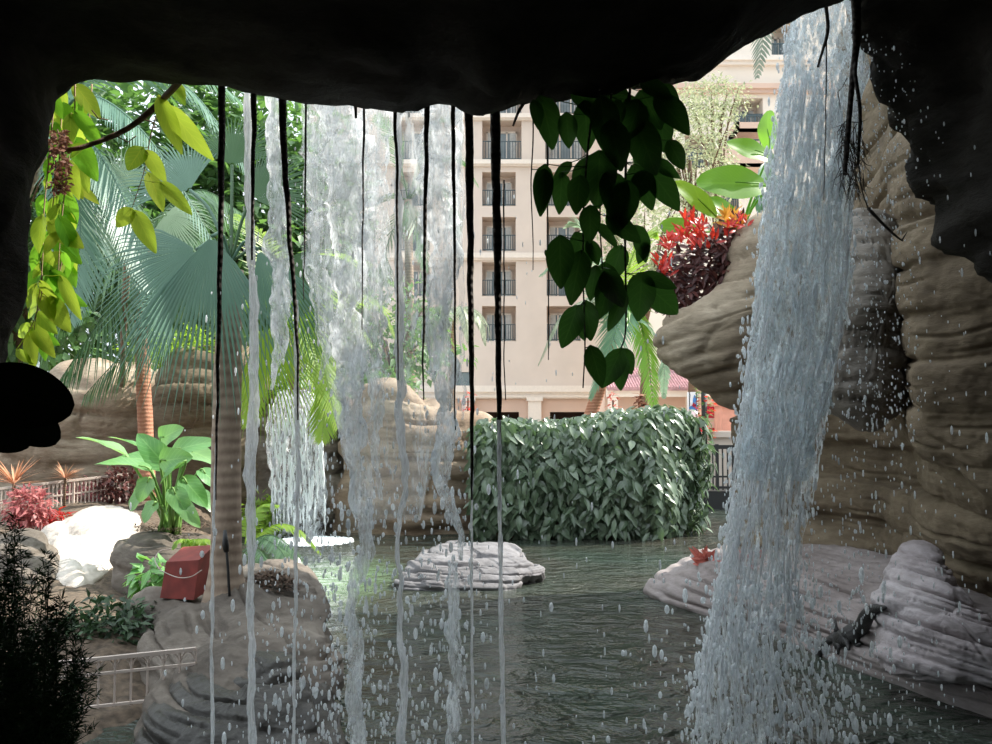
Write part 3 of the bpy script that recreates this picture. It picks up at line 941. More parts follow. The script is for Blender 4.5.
def balcony(root, x0, x1, z0, z1, y, depth=1.3, curtain=True, mat='recess', rail='iron'):
    m1 = MB()
    m1.add([(x0, y, z0), (x1, y, z0), (x1, y, z1), (x0, y, z1), (x0, y + depth, z0), (x1, y + depth, z0), (x1, y + depth, z1), (x0, y + depth, z1)],
           [(0, 1, 5, 4), (1, 2, 6, 5), (2, 3, 7, 6), (3, 0, 4, 7), (4, 5, 6, 7)])
    b = m1.build('balcony', mat, root, smooth=False)
    w = x1 - x0
    h = z1 - z0
    g_ = MB()
    g_.box((x0 + .12 * w, y + depth - .12, z0 + .02), (x1 - .12 * w, y + depth - .06, z0 + .82 * h))
    g_.build('glass_door', 'glass', b, smooth=False)
    fr = MB()
    for q in (0.12, 0.37, 0.63, 0.88):
        fr.box((x0 + q * w - .05, y + depth - .2, z0 + .02), (x0 + q * w + .05, y + depth - .1, z0 + .84 * h))
    fr.box((x0 + .1 * w, y + depth - .2, z0 + .8 * h), (x1 - .1 * w, y + depth - .1, z0 + .85 * h))
    fr.build('door_frame', 'trimw', b, smooth=False)
    if curtain:
        for q0, q1 in ((.14, .30), (.70, .86)):
            cu = MB()
            pts = [(x0 + w * (q0 + (q1 - q0) * k / 10), y + depth - .26 + .05 * (k % 2)) for k in range(11)]
            cu.add([(x, yy, z0 + .05) for x, yy in pts] + [(x, yy, z0 + .8 * h) for x, yy in pts], [(k, k + 1, k + 12, k + 11) for k in range(10)])
            cu.build('curtain', 'curtain', b, smooth=False)
    r_ = MB()
    rh = .48 * h
    r_.box((x0 + .02, y + .03, z0 + rh - .05), (x1 - .02, y + .10, z0 + rh))
    r_.box((x0 + .02, y + .03, z0 + .08), (x1 - .02, y + .10, z0 + .13))
    n = 14
    for k in range(n + 1):
        x = x0 + .05 + (w - .1) * k / n
        r_.box((x - .022, y + .045, z0 + .1), (x + .022, y + .085, z0 + rh))
    r_.build('railing', rail, b, smooth=False)
    return b


hotel = thing('hotel_building', 'tall cream hotel front with recessed balconies beyond the ivy hedge', 'building', (bx(520), BY, 0.3))
holes = []
for c0, c1 in ((482, 516), (547, 581), (612, 646), (395, 429), (340, 374)):
    for r0, r1 in ((172, 206), (217, 251), (262, 296), (306, 341)):
        holes.append((bx(c0), bx(c1), bz(r1), bz(r0)))
for c0, c1 in ((482, 522), (546, 590), (395, 435)):
    holes.append((bx(c0), bx(c1), bz(160), bz(120)))
    holes.append((bx(c0), bx(c1), bz(115), bz(70)))
doors = [(bx(483), bx(519), 0.3, bz(412)), (bx(550), bx(587), 0.3, bz(412)), (bx(612), bx(640), 0.3, bz(412))]
win = (bx(456), bx(471), bz(388), bz(372))
w = MB()
holes_wall(w, bx(300), bx(700), bz(389), bz(-120), BY, holes + [win])
w.build('wall', 'facade', hotel, smooth=False)
w = MB()
holes_wall(w, bx(300), bx(700), 0.3, bz(389), BY + .1, doors)
w.build('ground_floor_wall', 'salmon', hotel, smooth=False)
for d in doors:
    q = MB()
    q.add([(d[0], BY + .1, d[2]), (d[1], BY + .1, d[2]), (d[1], BY + .1, d[3]), (d[0], BY + .1, d[3]), (d[0], BY + 2, d[2]), (d[1], BY + 2, d[2]), (d[1], BY + 2, d[3]), (d[0], BY + 2, d[3])],
          [(0, 1, 5, 4), (1, 2, 6, 5), (2, 3, 7, 6), (3, 0, 4, 7), (4, 5, 6, 7)])
    q.build('doorway', 'dark', hotel, smooth=False)
for h in holes:
    balcony(hotel, h[0], h[1], h[2], h[3], BY, curtain=True)
q = MB()
q.box((win[0], BY + .1, win[2]), (win[1], BY + .2, win[3]))
wn = q.build('window', 'glass', hotel, smooth=False)
q = MB()
q.box((win[0] - .06, BY - .05, win[2] - .1), (win[1] + .06, BY + .1, win[2]))
q.build('window_sill', 'trimw', wn, smooth=False)
for z_, hh, dd in ((bz(389), .42, .45), (bz(396), .2, .25), (bz(256), .35, .3), (bz(163), .3, .35), (bz(117), .3, .35)):
    q = MB()
    q.box((bx(300), BY - dd, z_ - hh / 2), (bx(700), BY + .05, z_ + hh / 2))
    q.box((bx(300), BY - dd * .6, z_ - hh * .85), (bx(700), BY + .05, z_ - hh / 2))
    q.build('cornice', 'trimw', hotel, smooth=False)
for p0, p1 in ((528, 541), (596, 608), (462, 474), (648, 660), (390, 402)):
    q = MB()
    q.box((bx(p0), BY - .35, .3), (bx(p1), BY + .1, bz(398)))
    q.box((bx(p0) - .1, BY - .45, bz(401)), (bx(p1) + .1, BY + .1, bz(397)))
    q.box((bx(p0) - .1, BY - .45, .3), (bx(p1) + .1, BY + .1, .8))
    q.build('pilaster', 'trimw', hotel, smooth=False)
w = MB()
w.box((bx(300), BY + 2.2, .3), (bx(700), BY + 9, bz(-120)))
w.build('building_core', 'recess', hotel, smooth=False)

# nearer wing, upper right
WY = 46.0
wing = thing('hotel_wing', 'pale cream hotel wing seen between the cave roof and the large waterfall', 'building', (bx(760, WY), WY, .3))
wh = [(bx(738, WY), bx(768, WY), bz(128, WY), bz(98, WY)), (bx(688, WY), bx(716, WY), bz(168, WY), bz(135, WY)), (bx(778, WY), bx(800, WY), bz(62, WY), bz(22, WY)), (bx(712, WY), bx(742, WY), bz(215, WY), bz(180, WY))]
w = MB()
holes_wall(w, bx(640, WY), bx(930, WY), .3, bz(-150, WY), WY, wh)
w.box((bx(640, WY), WY + 2, .3), (bx(930, WY), WY + 8, bz(-150, WY)))
w.build('wall', 'wing', wing, smooth=False)
for h in wh:
    balcony(wing, *h, WY, mat='wing')
for z_ in (bz(88, WY), bz(60, WY)):
    q = MB()
    q.box((bx(640, WY), WY - .4, z_ - .15), (bx(930, WY), WY, z_ + .12))
    q.box((bx(640, WY), WY - .25, z_ - .35), (bx(930, WY), WY, z_ - .15))
    q.build('cornice', 'salmon' if z_ < bz(70, WY) else 'trimw', wing, smooth=False)
for x0, x1, y0, y1 in ((722, 775, 146, 166), (740, 772, 122, 131)):
    q = MB()
    a, b, zt, zb = bx(x0, WY - 1.4), bx(x1, WY - 1.4), bz(y0, WY - 1.4), bz(y1, WY - 1.4)
    q.box((a, WY - 1.4, zb), (b, WY - 1.2, zt))
    q.box((a, WY - 1.4, zb), (a + .2, WY, zt))
    q.box((a, WY - 1.4, zb), (b, WY, zb + .15))
    bal = q.build('projecting_balcony', 'salmon', wing, smooth=False)
    q = MB()
    for k in range(12):
        x = a + (b - a) * k / 11
        q.box((x - .025, WY - 1.32, zt), (x + .025, WY - 1.27, zt + .35))
    q.box((a, WY - 1.33, zt + .33), (b, WY - 1.26, zt + .39))
    q.build('railing', 'iron', bal, smooth=False)

# tiled pavilion
PY = 34.0
pav = thing('tiled_pavilion', 'low salmon pavilion with a mauve tiled roof right of the hotel front', 'building', (bx(655, PY), PY, .3))
q = MB()
x0, x1 = bx(606, PY), bx(715, PY)
zt, zb = bz(366, PY), bz(389, PY)
n = 40
vs, fs = [], []
for k in range(n * 4 + 1):
    x = x0 + (x1 - x0) * k / (n * 4)
    b = .07 * abs(math.sin(k * PI / 4))
    vs += [(x, PY - .5, zb + b), (x, PY + 2.0, zt + b), (x, PY - .5, zb - .08), (x, PY + 2.0, zt - .1)]
for k in range(n * 4):
    o = k * 4
    fs += [(o, o + 4, o + 5, o + 1), (o + 2, o + 3, o + 7, o + 6), (o, o + 2, o + 6, o + 4), (o + 1, o + 5, o + 7, o + 3)]
q.add(vs, fs)
q.build('roof', 'tile', pav, smooth=False)
q = MB()
q.box((x0, PY - .35, bz(397, PY)), (x1, PY - .05, bz(390, PY)))
q.build('beam', 'trimw', pav, smooth=False)
q = MB()
q.box((x0, PY + .4, .3), (x1, PY + 2, bz(390, PY)))
q.build('wall', 'salmon', pav, smooth=False)
for p in (612, 690):
    q = MB()
    q.box((bx(p, PY) - .18, PY - .38, .3), (bx(p, PY) + .18, PY - .02, bz(396, PY)))
    q.build('column', 'trimw', pav, smooth=False)

# ================================================================== BRIDGE AREA, right of hedge
RY = 19.5
q = MB()
q.box((bx(690, RY), RY - .1, -.6), (bx(860, RY), RY + 1.5, bz(491, RY)))
brg = thing('footbridge', 'dark footbridge deck between the ivy hedge and the large waterfall', 'bridge', (bx(740, RY), RY, -.5))
q.build('deck', 'black', brg, smooth=False)
fen = thing('iron_fence', 'black iron fence along the footbridge beside the hedge', 'fence', (bx(740, RY), RY, bz(491, RY)))
q = MB()
zt, zb = bz(445, RY), bz(490, RY)
q.box((bx(700, RY), RY - .03, zt - .09), (bx(800, RY), RY + .03, zt))
q.box((bx(700, RY), RY - .02, zb + .28), (bx(800, RY), RY + .02, zb + .32))
q.box((bx(700, RY), RY - .02, zb + .03), (bx(800, RY), RY + .02, zb + .08))
q.build('rail', 'black', fen, smooth=False)
for k in range(20):
    x = bx(702 + k * 4.9, RY)
    q = MB()
    q.box((x - .015, RY - .015, zb), (x + .015, RY + .015, zt - .05))
    q.build('baluster', 'black', fen, smooth=False)
for k in (700, 716, 734, 770):
    q = MB()
    q.box((bx(k, RY) - .035, RY - .035, zb), (bx(k, RY) + .035, RY + .035, zt + .02))
    q.build('fence_post', 'black', fen, smooth=False)
# pole with red flowers
PoY = 21.0
pole = thing('flower_pole', 'dark pole wound with red flowers beside the white banner', 'pole', (bx(704, PoY), PoY, .3))
q = MB()
q.tube([(bx(704, PoY), PoY, .28), (bx(704, PoY), PoY, bz(378, PoY))], .07, 10)
q.build('pole_shaft', 'black', pole)
q = MB()
for k in range(130):
    z = rnd(bz(465, PoY), bz(380, PoY))
    a = rnd(0, 6.28)
    q.chip(Vector((bx(704, PoY) + .1 * math.cos(a), PoY + .1 * math.sin(a), z)), Vector((math.cos(a), math.sin(a), rnd(-.6, .4))), UP, .17, .09)
q.build('foliage', 'tree', pole)
q = MB()
for k in range(45):
    z = rnd(bz(440, PoY), bz(395, PoY))
    a = rnd(0, 6.28)
    q.chip(Vector((bx(706, PoY) + .15 * math.cos(a), PoY + .15 * math.sin(a), z)), Vector((math.cos(a), math.sin(a), rnd(-.4, .6))), UP, .15, .11)
q.build('red_tufts', 'redleaf', pole)  # the red flowers wound round the pole, all in one mesh
# banner
ban = thing('banner_sign', 'narrow white banner with a blue picture above a red cloth', 'sign', (bx(693, 22), 22, .3))
q = MB()
q.box((bx(687.5, 22), 22, bz(419, 22)), (bx(698, 22), 22.05, bz(392, 22)))
pn = q.build('panel', 'white', ban, smooth=False)
q = MB()
cx_, cz_ = bx(693.3, 22), bz(408, 22)
ell = [(cx_ + .115 * math.cos(a), 21.99, cz_ + .06 * math.sin(a)) for a in [2 * PI * k / 20 for k in range(20)]]
q.add(ell, [tuple(range(20))])
q.add([(cx_ - .03, 21.988, cz_), (cx_ + .09, 21.988, cz_ + .02), (cx_ + .06, 21.988, cz_ + .30), (cx_ + .02, 21.988, cz_ + .34), (cx_ - .01, 21.988, cz_ + .22)], [(0, 1, 2, 3, 4)])
q.build('blue_picture', 'blue', pn, smooth=False)
q = MB()
q.box((cx_ - .015, 21.975, cz_ + .02), (cx_ + .02, 21.985, cz_ + .13))
q.box((cx_ - .05, 21.975, cz_ + .06), (cx_ + .06, 21.985, cz_ + .085))
q.box((cx_ + .03, 21.975, cz_ - .0), (cx_ + .06, 21.985, cz_ + .10))
q.build('red_picture', 'redcloth', pn, smooth=False)
q = MB()
q.box((bx(689, 22), 22.0, .3), (bx(690, 22), 22.05, bz(392, 22)))
q.box((bx(696, 22), 22.0, .3), (bx(697, 22), 22.05, bz(392, 22)))
q.build('stand', 'black', ban, smooth=False)
q = MB()
x0, x1, zt, zb = bx(686, 21.7), bx(700, 21.7), bz(417, 21.7), .24
vs = []
for k in range(13):
    x = x0 + (x1 - x0) * k / 12
    vs += [(x, 21.5 + .04 * (k % 2), zb), (x, 21.6, zt - .1 * abs(k - 6) / 6), (x, 21.85, zt - .1 * abs(k - 6) / 6), (x, 21.9, zb)]
q.add(vs, [(k * 4 + j, k * 4 + 4 + j, k * 4 + 5 + j, k * 4 + 1 + j) for k in range(12) for j in range(3)])
tag(q.build('red_cloth', 'redcloth', loc=(bx(693, 21.7), 21.7, zb)), 'red cloth draped over a low stand under the white banner', 'cloth')
q = MB()
q.box((bx(708, 22.5), 22.75, bz(435, 22.5)), (bx(721, 22.5), 23.2, bz(404, 22.5)))
kk = thing('red_cabinet', 'dark red open cabinet beside the terracotta pillar', 'cabinet', (bx(715, 22.5), 22.5, .3))
q.box((bx(708, 22.5), 22.68, .3), (bx(722, 22.5), 23.3, bz(431, 22.5)))
q.build('body', 'redcloth', kk, smooth=False)
q = MB()
q.box((bx(711, 22.4), 22.70, bz(428, 22.4)), (bx(719, 22.4), 22.76, bz(418, 22.4)))
q.build('panel', 'facade', kk, smooth=False)
q = MB()
q.box((bx(720, 22), 21.8, .3), (bx(736, 22), 22.6, bz(404, 22)))
q.box((bx(718, 22), 21.7, bz(406, 22)), (bx(738, 22), 22.7, bz(401, 22)))
tag(q.build('terracotta_pillar', 'terracotta', smooth=False, loc=(bx(728, 22), 22.2, .3)), 'terracotta pillar half hidden behind the large waterfall', 'pillar')
q = MB()
q.box((bx(706, 21.4), 21.2, .22), (bx(760, 21.4), 21.5, bz(436, 21.4)))
q.box((bx(705, 21.4), 21.1, bz(437, 21.4)), (bx(762, 21.4), 21.6, bz(431, 21.4)))
tag(q.build('low_wall', 'facade', smooth=False, loc=(bx(733, 21.4), 21.35, .22)), 'low cream wall with a pale cap behind the iron fence', 'wall')

# ================================================================== HEDGE
hg = thing('ivy_hedge', 'big block of ivy like hedge hanging to the water of the pool', 'hedge', (1.6, 15.4, 0))
x0, x1 = at(472, 540, 14.4).x, at(712, 540, 14.4).x


def hedge_top(x):
    return 1.84 + 0.24 * sstep(1.0, 3.0, x) - .12 * sstep(3.0, 3.7, x) + .06 * noise.noise(Vector((x * 1.5, 0, 3)))


q = MB()
vs, fs = [], []
nx = 30
for i in range(nx + 1):
    x = x0 + .15 + (x1 - x0 - .35) * i / nx
    yb = 14.75 + .9 * sstep(2.4, 3.6, x) ** 1.5
    zt = hedge_top(x) - .25
    vs += [(x, yb, -.3), (x, yb - .02, zt), (x, 16.9, zt), (x, 16.9, -.3)]
for i in range(nx):
    o = i * 4
    fs += [(o, o + 4, o + 5, o + 1), (o + 1, o + 5, o + 6, o + 2), (o + 2, o + 6, o + 7, o + 3)]
fs += [(0, 1, 2, 3), (nx * 4 + 3, nx * 4 + 2, nx * 4 + 1, nx * 4)]
q.add(vs, fs)
q.build('planter_core', 'soil', hg, smooth=False)
q = MB()
for k in range(6200):
    u = random.random()
    lum = 0
    if u < 0.62:
        x = rnd(x0, x1 - .15)
        z = hedge_top(x) * random.random() ** .8
        lum = noise.noise(Vector((x * 1.6, z * 1.6, 4))) + .7 * noise.noise(Vector((x * 4, z * 4, 1)))
        y = 14.55 + .9 * sstep(2.4, 3.6, x) ** 1.5 + rnd(-.14, .14) - .22 * math.sin(PI * min(1, z / 2.1)) - .16 * lum
        nrm = Vector((sstep(2.2, 3.6, x) * 1.1, -1, .35))
    elif u < 0.82:
        x = rnd(x0, x1 - .1)
        y = rnd(14.5 + .9 * sstep(2.4, 3.6, x) ** 1.5, 16.5)
        z = hedge_top(x) + rnd(-.14, .10) + .13 * noise.noise(Vector((x * 2.6, y * 2, 7)))
        nrm = Vector((0, -.3, 1))
    else:
        y = rnd(15.0, 16.8)
        z = 2.0 * random.random() ** .9
        x = x1 - .12 + rnd(-.12, .14) + .12 * math.sin(PI * z / 2.1) + .15 * noise.noise(Vector((y * 2.5, z * 2.5, 2)))
        nrm = Vector((1, -.3, .35))
    nrm = (nrm + Vector((rnd(-.75, .75), rnd(-.6, .6), rnd(-.5, .8)))).normalized()
    d = (Vector((rnd(-1.0, 1.0), -.2, -.8)) - nrm * Vector((0, -.2, -.8)).dot(nrm)).normalized()
    q.leaf(Vector((x, y, z + .08)), d, nrm, rnd(.15, .30), rnd(.07, .14), random.choice(('heart', 'ovate')), curl=rnd(.3, 1.1), fold=rnd(.1, .35), nl=3)
q.build('foliage', 'hedge', hg)

# ================================================================== PALMS & TREES
def palm_trunk(pts, r0, r1, mat, root, flare=1.35):
    P = catmull(pts, 40)
    rr = [r0 * (flare - (flare - 1) * sstep(0, .22, i / 39)) * (1 - i / 39) + r1 * i / 39 for i in range(40)]
    q_ = MB()
    q_.tube(P, rr, 20, rough=.05, rf=3)
    return q_.build('trunk', mat, root)


# main palm on boulder
tp = thing('fan_palm', 'grey trunked fan palm rising from the boulder by the pool', 'palm tree', at(225, 598, 7.0))
palm_trunk([at(225, 606, 7.0), at(226, 560, 7.0), at(226, 480, 7.0), at(227, 400, 7.0), at(229, 330, 7.0), at(231, 270, 7.0)], .13, .10, 'trunk', tp, 1.4)
hub = at(231, 262, 7.0)
for (px, py, Y, R, dx, dz, dy, sp_, mt) in ((212, 236, 6.7, 1.15, .02, -1, -.15, 1.5, 'bluefrond'), (196, 250, 6.8, .85, -1, -.35, -.2, 2.0, 'bluefrond'), (262, 330, 7.2, .75, .35, -1, .1, 1.6, 'limefrond'), (255, 200, 7.1, .75, .7, .6, -.1, 2.2, 'darkfrond'), (190, 190, 7.2, .75, -.6, .7, .1, 2.2, 'bluefrond'),
                                   (232, 165, 7.3, .7, .1, 1, .1, 2.4, 'darkfrond'), (280, 262, 7.3, .8, 1, -.35, .2, 1.8, 'darkfrond'), (175, 300, 7.4, .6, -.8, -.6, .3, 2.0, 'bluefrond'), (258, 250, 7.0, .9, .5, -1, .0, 1.2, 'bluefrond')):
    q = MB()
    h_ = at(px, py, Y)
    mid = hub.lerp(h_, .5) + Vector((0, 0, .12))
    q.tube(catmull([hub, mid, h_], 10), .014, 6)
    q.fan(h_, Vector((dx, dy, dz)), Vector((rnd(-.2, .2), -1, .35)), R, int(14 + sp_ * 10), sp_, .3, split=.45)
    q.build('frond', mt, tp)

# garden spike light at trunk
sp = thing('garden_spike', 'thin black rod with a thicker head leaning on the palm trunk', 'garden light', at(230, 595, 6.84))
q = MB()
q.tube([at(225, 530, 6.82), at(225.5, 545, 6.82), at(226.5, 552, 6.82)], [.012, .028, .02], 10)
q.build('head', 'black', sp)
q = MB()
q.tube(catmull([at(226.5, 550, 6.82), at(228, 570, 6.8), at(229.5, 596, 6.8)], 12), .011, 8)
q.build('rod', 'black', sp)

# red box
bxb = thing('red_box', 'dark red slant topped box set on rock beside the palm trunk', 'box', at(181, 596, 7.3))
q = MB()
fl, fr_, tl, tr = at(160, 598, 7.12), at(194, 600, 7.07), at(166, 562, 7.15), at(199, 560, 7.1)
ml, mr_ = at(184, 552, 7.42), at(205, 556, 7.40)
dv = Vector((.03, .3, .03))
A = [fl, fr_, tr, tl, fl + dv, fr_ + dv, tr + dv + Vector((0, 0, .05)), tl + dv + Vector((0, 0, .05))]
q.add(A, [(0, 1, 2, 3), (5, 4, 7, 6), (3, 2, 6, 7), (0, 4, 5, 1), (1, 5, 6, 2), (0, 3, 7, 4)])
q.build('body', 'redbox', bxb, smooth=False)
q = MB()
q.tube(catmull([at(160, 570, 7.13), at(176, 577, 7.08), at(190, 577, 7.05), at(202, 570, 7.08)], 20), .004, 6)
q.tube(catmull([at(160, 570, 7.13), at(155, 560, 7.2), at(160, 551, 7.3), at(172, 549, 7.35)], 16), .004, 6)
q.build('wire_loop', 'wire', bxb)


def pinnate(root, ctrl, nleaf, llen, lw, mat, hang=.35, fwd=.6, r0=.02, **kw):
    q_ = MB()
    q_.frond([at(*c_) for c_ in ctrl], nleaf, llen, lw, hang, fwd, r0, **kw)
    return q_.build('frond', mat, root)


# red trunk palm
rp = thing('red_trunk_palm', 'palm with a smooth reddish trunk before the brown bluff', 'palm tree', at(146, 480, 14))
palm_trunk([at(147, 500, 14), at(146, 440, 14), at(143, 370, 14), at(141, 300, 14), at(145, 250, 14)], .125, .105, 'redtrunk', rp, 1.1)
for ctrl in ([(150, 255, 14), (175, 262, 13.6), (150, 320, 13.2), (84, 396, 12.8)],
             [(150, 255, 14), (110, 250, 13.5), (60, 300, 13.2), (20, 390, 13)],
             [(150, 255, 14), (120, 225, 13.8), (70, 230, 13.6), (30, 280, 13.5)],
             [(150, 255, 14), (190, 235, 13.8), (220, 270, 13.6), (232, 330, 13.5)],
             [(150, 255, 14), (160, 215, 14.2), (200, 190, 14.4), (245, 215, 14.4)],
             [(150, 255, 14), (140, 210, 14.3), (110, 175, 14.6), (70, 170, 14.8)],
             [(150, 255, 14), (130, 270, 13.5), (100, 320, 13.1), (60, 380, 12.9)]):
    pinnate(rp, ctrl, 58, 1.35, .032, 'darkfrond', hang=.75, fwd=.45, r0=.03)

# pale fan palm (leaf hanging behind yellow leaves)
fp = thing('pale_fan_palm', 'pale green fan palm leaves hanging behind the yellow green vine', 'palm tree', at(122, 385, 15.6))
palm_trunk([at(122, 385, 15.6), at(124, 320, 14), at(128, 250, 11.2)], .05, .05, 'trunk', fp, 1.1)
for (px, py, R, d, n_) in ((124, 224, .75, (-.1, -.3, -1), (.1, -1, .2)), (95, 215, .8, (-1, -.2, -.35), (0, -1, .5)), (165, 215, .75, (1, -.2, -.5), (0, -1, .5)), (120, 190, .9, (-.4, 0, 1), (0, -1, .3))):
    q = MB()
    h_ = at(px, py, 11)
    q.tube(catmull([at(128, 250, 11.2), (at(128, 250, 11.2) + h_) / 2 + Vector((0, 0, .1)), h_], 8), .014, 6)
    q.fan(h_, Vector(d), Vector(n_), R, 36, 3.0, .35, split=.4)
    q.build('frond', 'palefrond', fp)

# big blue green fronds top left
bp_ = thing('blue_frond_palm', 'palm with broad blue green fronds sweeping down at the upper left', 'palm tree', at(-95, 590, 10.4))
palm_trunk([at(-95, 590, 10.4), at(-70, 420, 10.3), at(52, 120, 10)], .12, .10, 'trunk', bp_, 1.1)
for ctrl in ([(52, 120, 10), (90, 95, 9.8), (150, 140, 9.6), (225, 262, 9.5)],
             [(52, 120, 10), (80, 130, 9.6), (120, 190, 9.4), (150, 290, 9.2)],
             [(52, 120, 10), (70, 160, 9.7), (80, 230, 9.5), (70, 320, 9.3)],
             [(52, 120, 10), (110, 60, 10.2), (190, 90, 10.3), (260, 190, 10.3)],
             [(52, 120, 10), (30, 140, 9.8), (0, 210, 9.6), (-20, 300, 9.5)],
             [(52, 120, 10), (90, 60, 10.3), (160, 40, 10.6), (240, 100, 10.8)]):
    pinnate(bp_, ctrl, 66, .78, .027, 'bluefrond', hang=.35, fwd=.75, r0=.025)

# lime palm behind streams
lp = thing('lime_palm', 'yellow green feather palm behind the falling streams near the far waterfall', 'palm tree', at(296, 398, 16))
palm_trunk([at(296, 398, 16), at(290, 365, 15), at(286, 330, 13)], .08, .06, 'trunk', lp, 1.1)
for ctrl in ([(286, 330, 13), (303, 315, 12.6), (322, 360, 12.3), (338, 428, 12)],
             [(286, 330, 13), (300, 290, 12.8), (335, 290, 12.5), (372, 345, 12.3)],
             [(286, 330, 13), (270, 330, 12.6), (255, 370, 12.4), (248, 425, 12.2)],
             [(286, 330, 13), (290, 280, 13), (320, 250, 13), (370, 262, 13)],
             [(286, 330, 13), (265, 300, 13), (235, 310, 13), (215, 360, 13)],
             [(286, 330, 13), (310, 340, 12.4), (325, 390, 12.2), (322, 440, 12)],
             [(286, 330, 13), (280, 290, 13), (262, 235, 13.2), (240, 215, 13.3)],
             [(286, 330, 13), (330, 300, 13.2), (375, 300, 13.2), (402, 350, 13.2)]):
    pinnate(lp, ctrl, 50, .64, .028, 'limefrond', hang=.3, fwd=.7, r0=.022)

# far palm behind the wide stream
f1 = thing('far_feather_palm', 'distant feather palm before the hotel behind the wide stream', 'palm tree', at(410, 420, 26))
palm_trunk([at(412, 440, 26), at(410, 320, 26), at(408, 200, 26)], .16, .12, 'trunk', f1, 1.1)
for ctrl in ([(408, 200, 26), (402, 170, 26), (392, 135, 25.8), (378, 115, 25.5)], [(408, 200, 26), (420, 160, 26), (432, 125, 26), (448, 118, 26)], [(408, 200, 26), (385, 195, 25.5), (370, 215, 25.3), (360, 245, 25.2)],
             [(408, 200, 26), (432, 185, 25.6), (450, 200, 25.4), (458, 235, 25.2)], [(408, 200, 26), (412, 215, 25), (420, 240, 24.8), (425, 270, 24.7)], [(408, 200, 26), (395, 225, 25), (385, 255, 24.8), (384, 285, 24.7)], [(408, 200, 26), (440, 160, 26.4), (462, 160, 26.5), (478, 185, 26.5)]):
    pinnate(f1, ctrl, 38, .85, .045, 'darkfrond', hang=.2, fwd=.7, r0=.03)
f2 = thing('small_grey_palm', 'small grey green palm before the hotel, between dark hanging roots', 'palm tree', at(452, 430, 30))
palm_trunk([Vector((at(452, 440, 30).x, 30, .2)), at(452, 380, 30), at(453, 318, 30)], .14, .10, 'trunk', f2, 1.1)
for k in range(11):
    a = 2 * PI * k / 11
    c0 = at(453, 318, 30)
    q = MB()
    q.frond([c0, c0 + Vector((math.cos(a) * .6, math.sin(a) * .6, .35)), c0 + Vector((math.cos(a) * 1.15, math.sin(a) * 1.15, -.1)), c0 + Vector((math.cos(a) * 1.35, math.sin(a) * 1.35, -.9))], 26, .5, .06, .4, .6, .03)
    q.build('frond', 'greyfrond', f2)

# banana-like palm by the hotel
bn = thing('leaning_banana_palm', 'leaning palm with broad torn leaves above the hedge before the hotel', 'palm tree', at(590, 425, 17.5))
palm_trunk([at(586, 430, 17.5), at(594, 405, 17.5), at(604, 375, 17.4), at(612, 340, 17.3)], .15, .10, 'redtrunk', bn, 1.1)
c0 = at(612, 340, 17.3)


def bigleaf(root, b, e, W, mat, nrm=(0, -1, .4), name='leaf', curl=.5, wave=.25, shape='paddle', Yb=17, Ye=16.8, stem='stalk', origin_pt=None):
    q_ = MB()
    p0, p1 = at(b[0], b[1], Yb), at(e[0], e[1], Ye)
    q_.leaf(p0, p1 - p0, Vector(nrm), (p1 - p0).length * 1.04, W, shape, curl=curl, fold=.18, nl=14, wave=wave)
    if origin_pt is not None:
        q_.tube(catmull([origin_pt, (origin_pt + p0) / 2 + Vector((0, 0, .05)), p0, p0.lerp(p1, .5)], 10), [.02 - .0015 * i for i in range(10)], 5)
    return q_.build(name, mat, root)


for ctrl, mt in (([(612, 340, 17.3), (622, 300, 17.1), (612, 340, 16.8), (590, 398, 16.6)], 'bananagrey'), ([(612, 340, 17.3), (628, 300, 17.2), (645, 340, 16.9), (654, 408, 16.7)], 'banana'),
                 ([(612, 340, 17.3), (640, 300, 17.4), (668, 310, 17.3), (684, 350, 17.2)], 'banana'), ([(612, 340, 17.3), (600, 270, 17.6), (585, 230, 17.7), (572, 222, 17.7)], 'palefrond'), ([(612, 340, 17.3), (625, 280, 17.6), (640, 240, 17.7), (655, 232, 17.7)], 'limefrond')):
    pinnate(bn, ctrl, 46, .72, .052, mt, hang=.25, fwd=.55, r0=.03)
pinnate(bn, [(612, 340, 17.3), (598, 300, 17.2), (562, 315, 17), (538, 365, 16.9)], 44, .42, .045, 'greyfrond', hang=.35, fwd=.6)
pinnate(bn, [(612, 340, 17.3), (590, 285, 17.4), (560, 262, 17.4), (540, 275, 17.4)], 40, .42, .045, 'palefrond', hang=.3, fwd=.6)
pinnate(bn, [(612, 340, 17.3), (640, 320, 17.0), (662, 350, 16.9), (664, 398, 16.8)], 40, .36, .05, 'palefrond', hang=.3, fwd=.6)

# frond hanging at the top right
hf = thing('hanging_feather_frond', 'pale feather frond hanging under the cave roof by the waterfall top', 'palm frond', at(764, 30, 8))
pinnate(hf, [(778, -60, 8.2), (770, -10, 8.1), (764, 30, 8), (757, 78, 7.9)], 26, .24, .028, 'greyfrond', hang=.25, fwd=.7, r0=.012)


def tree(name, label, c, rad, n, L, W, mat, trunk_from, seed, group=None):
    root = thing(name, label, 'tree', trunk_from, group)
    q_ = MB()
    c = Vector(c)
    P = catmull([trunk_from, (Vector(trunk_from) + c) / 2 + Vector((.2, 0, 0)), c], 14)
    q_.tube(P, [.22 - .012 * i for i in range(14)], 10, rough=.1)
    for k in range(9):
        d = Vector((rnd(-1, 1), rnd(-1, 1), rnd(-.3, .9)))
        e = c + Vector((d.x * rad[0], d.y * rad[1], d.z * rad[2])) * .75
        q_.tube(catmull([P[8], (P[10] + e) / 2 + Vector((0, 0, .1)), e], 8), [.07 - .008 * i for i in range(8)], 6)
    q_.build('trunk', 'twig', root)
    q_ = MB()
    q_.bush(c, rad, n, L, W, shell=.35, seed=seed, lump=.5)
    q_.build('foliage', mat, root)
    return root


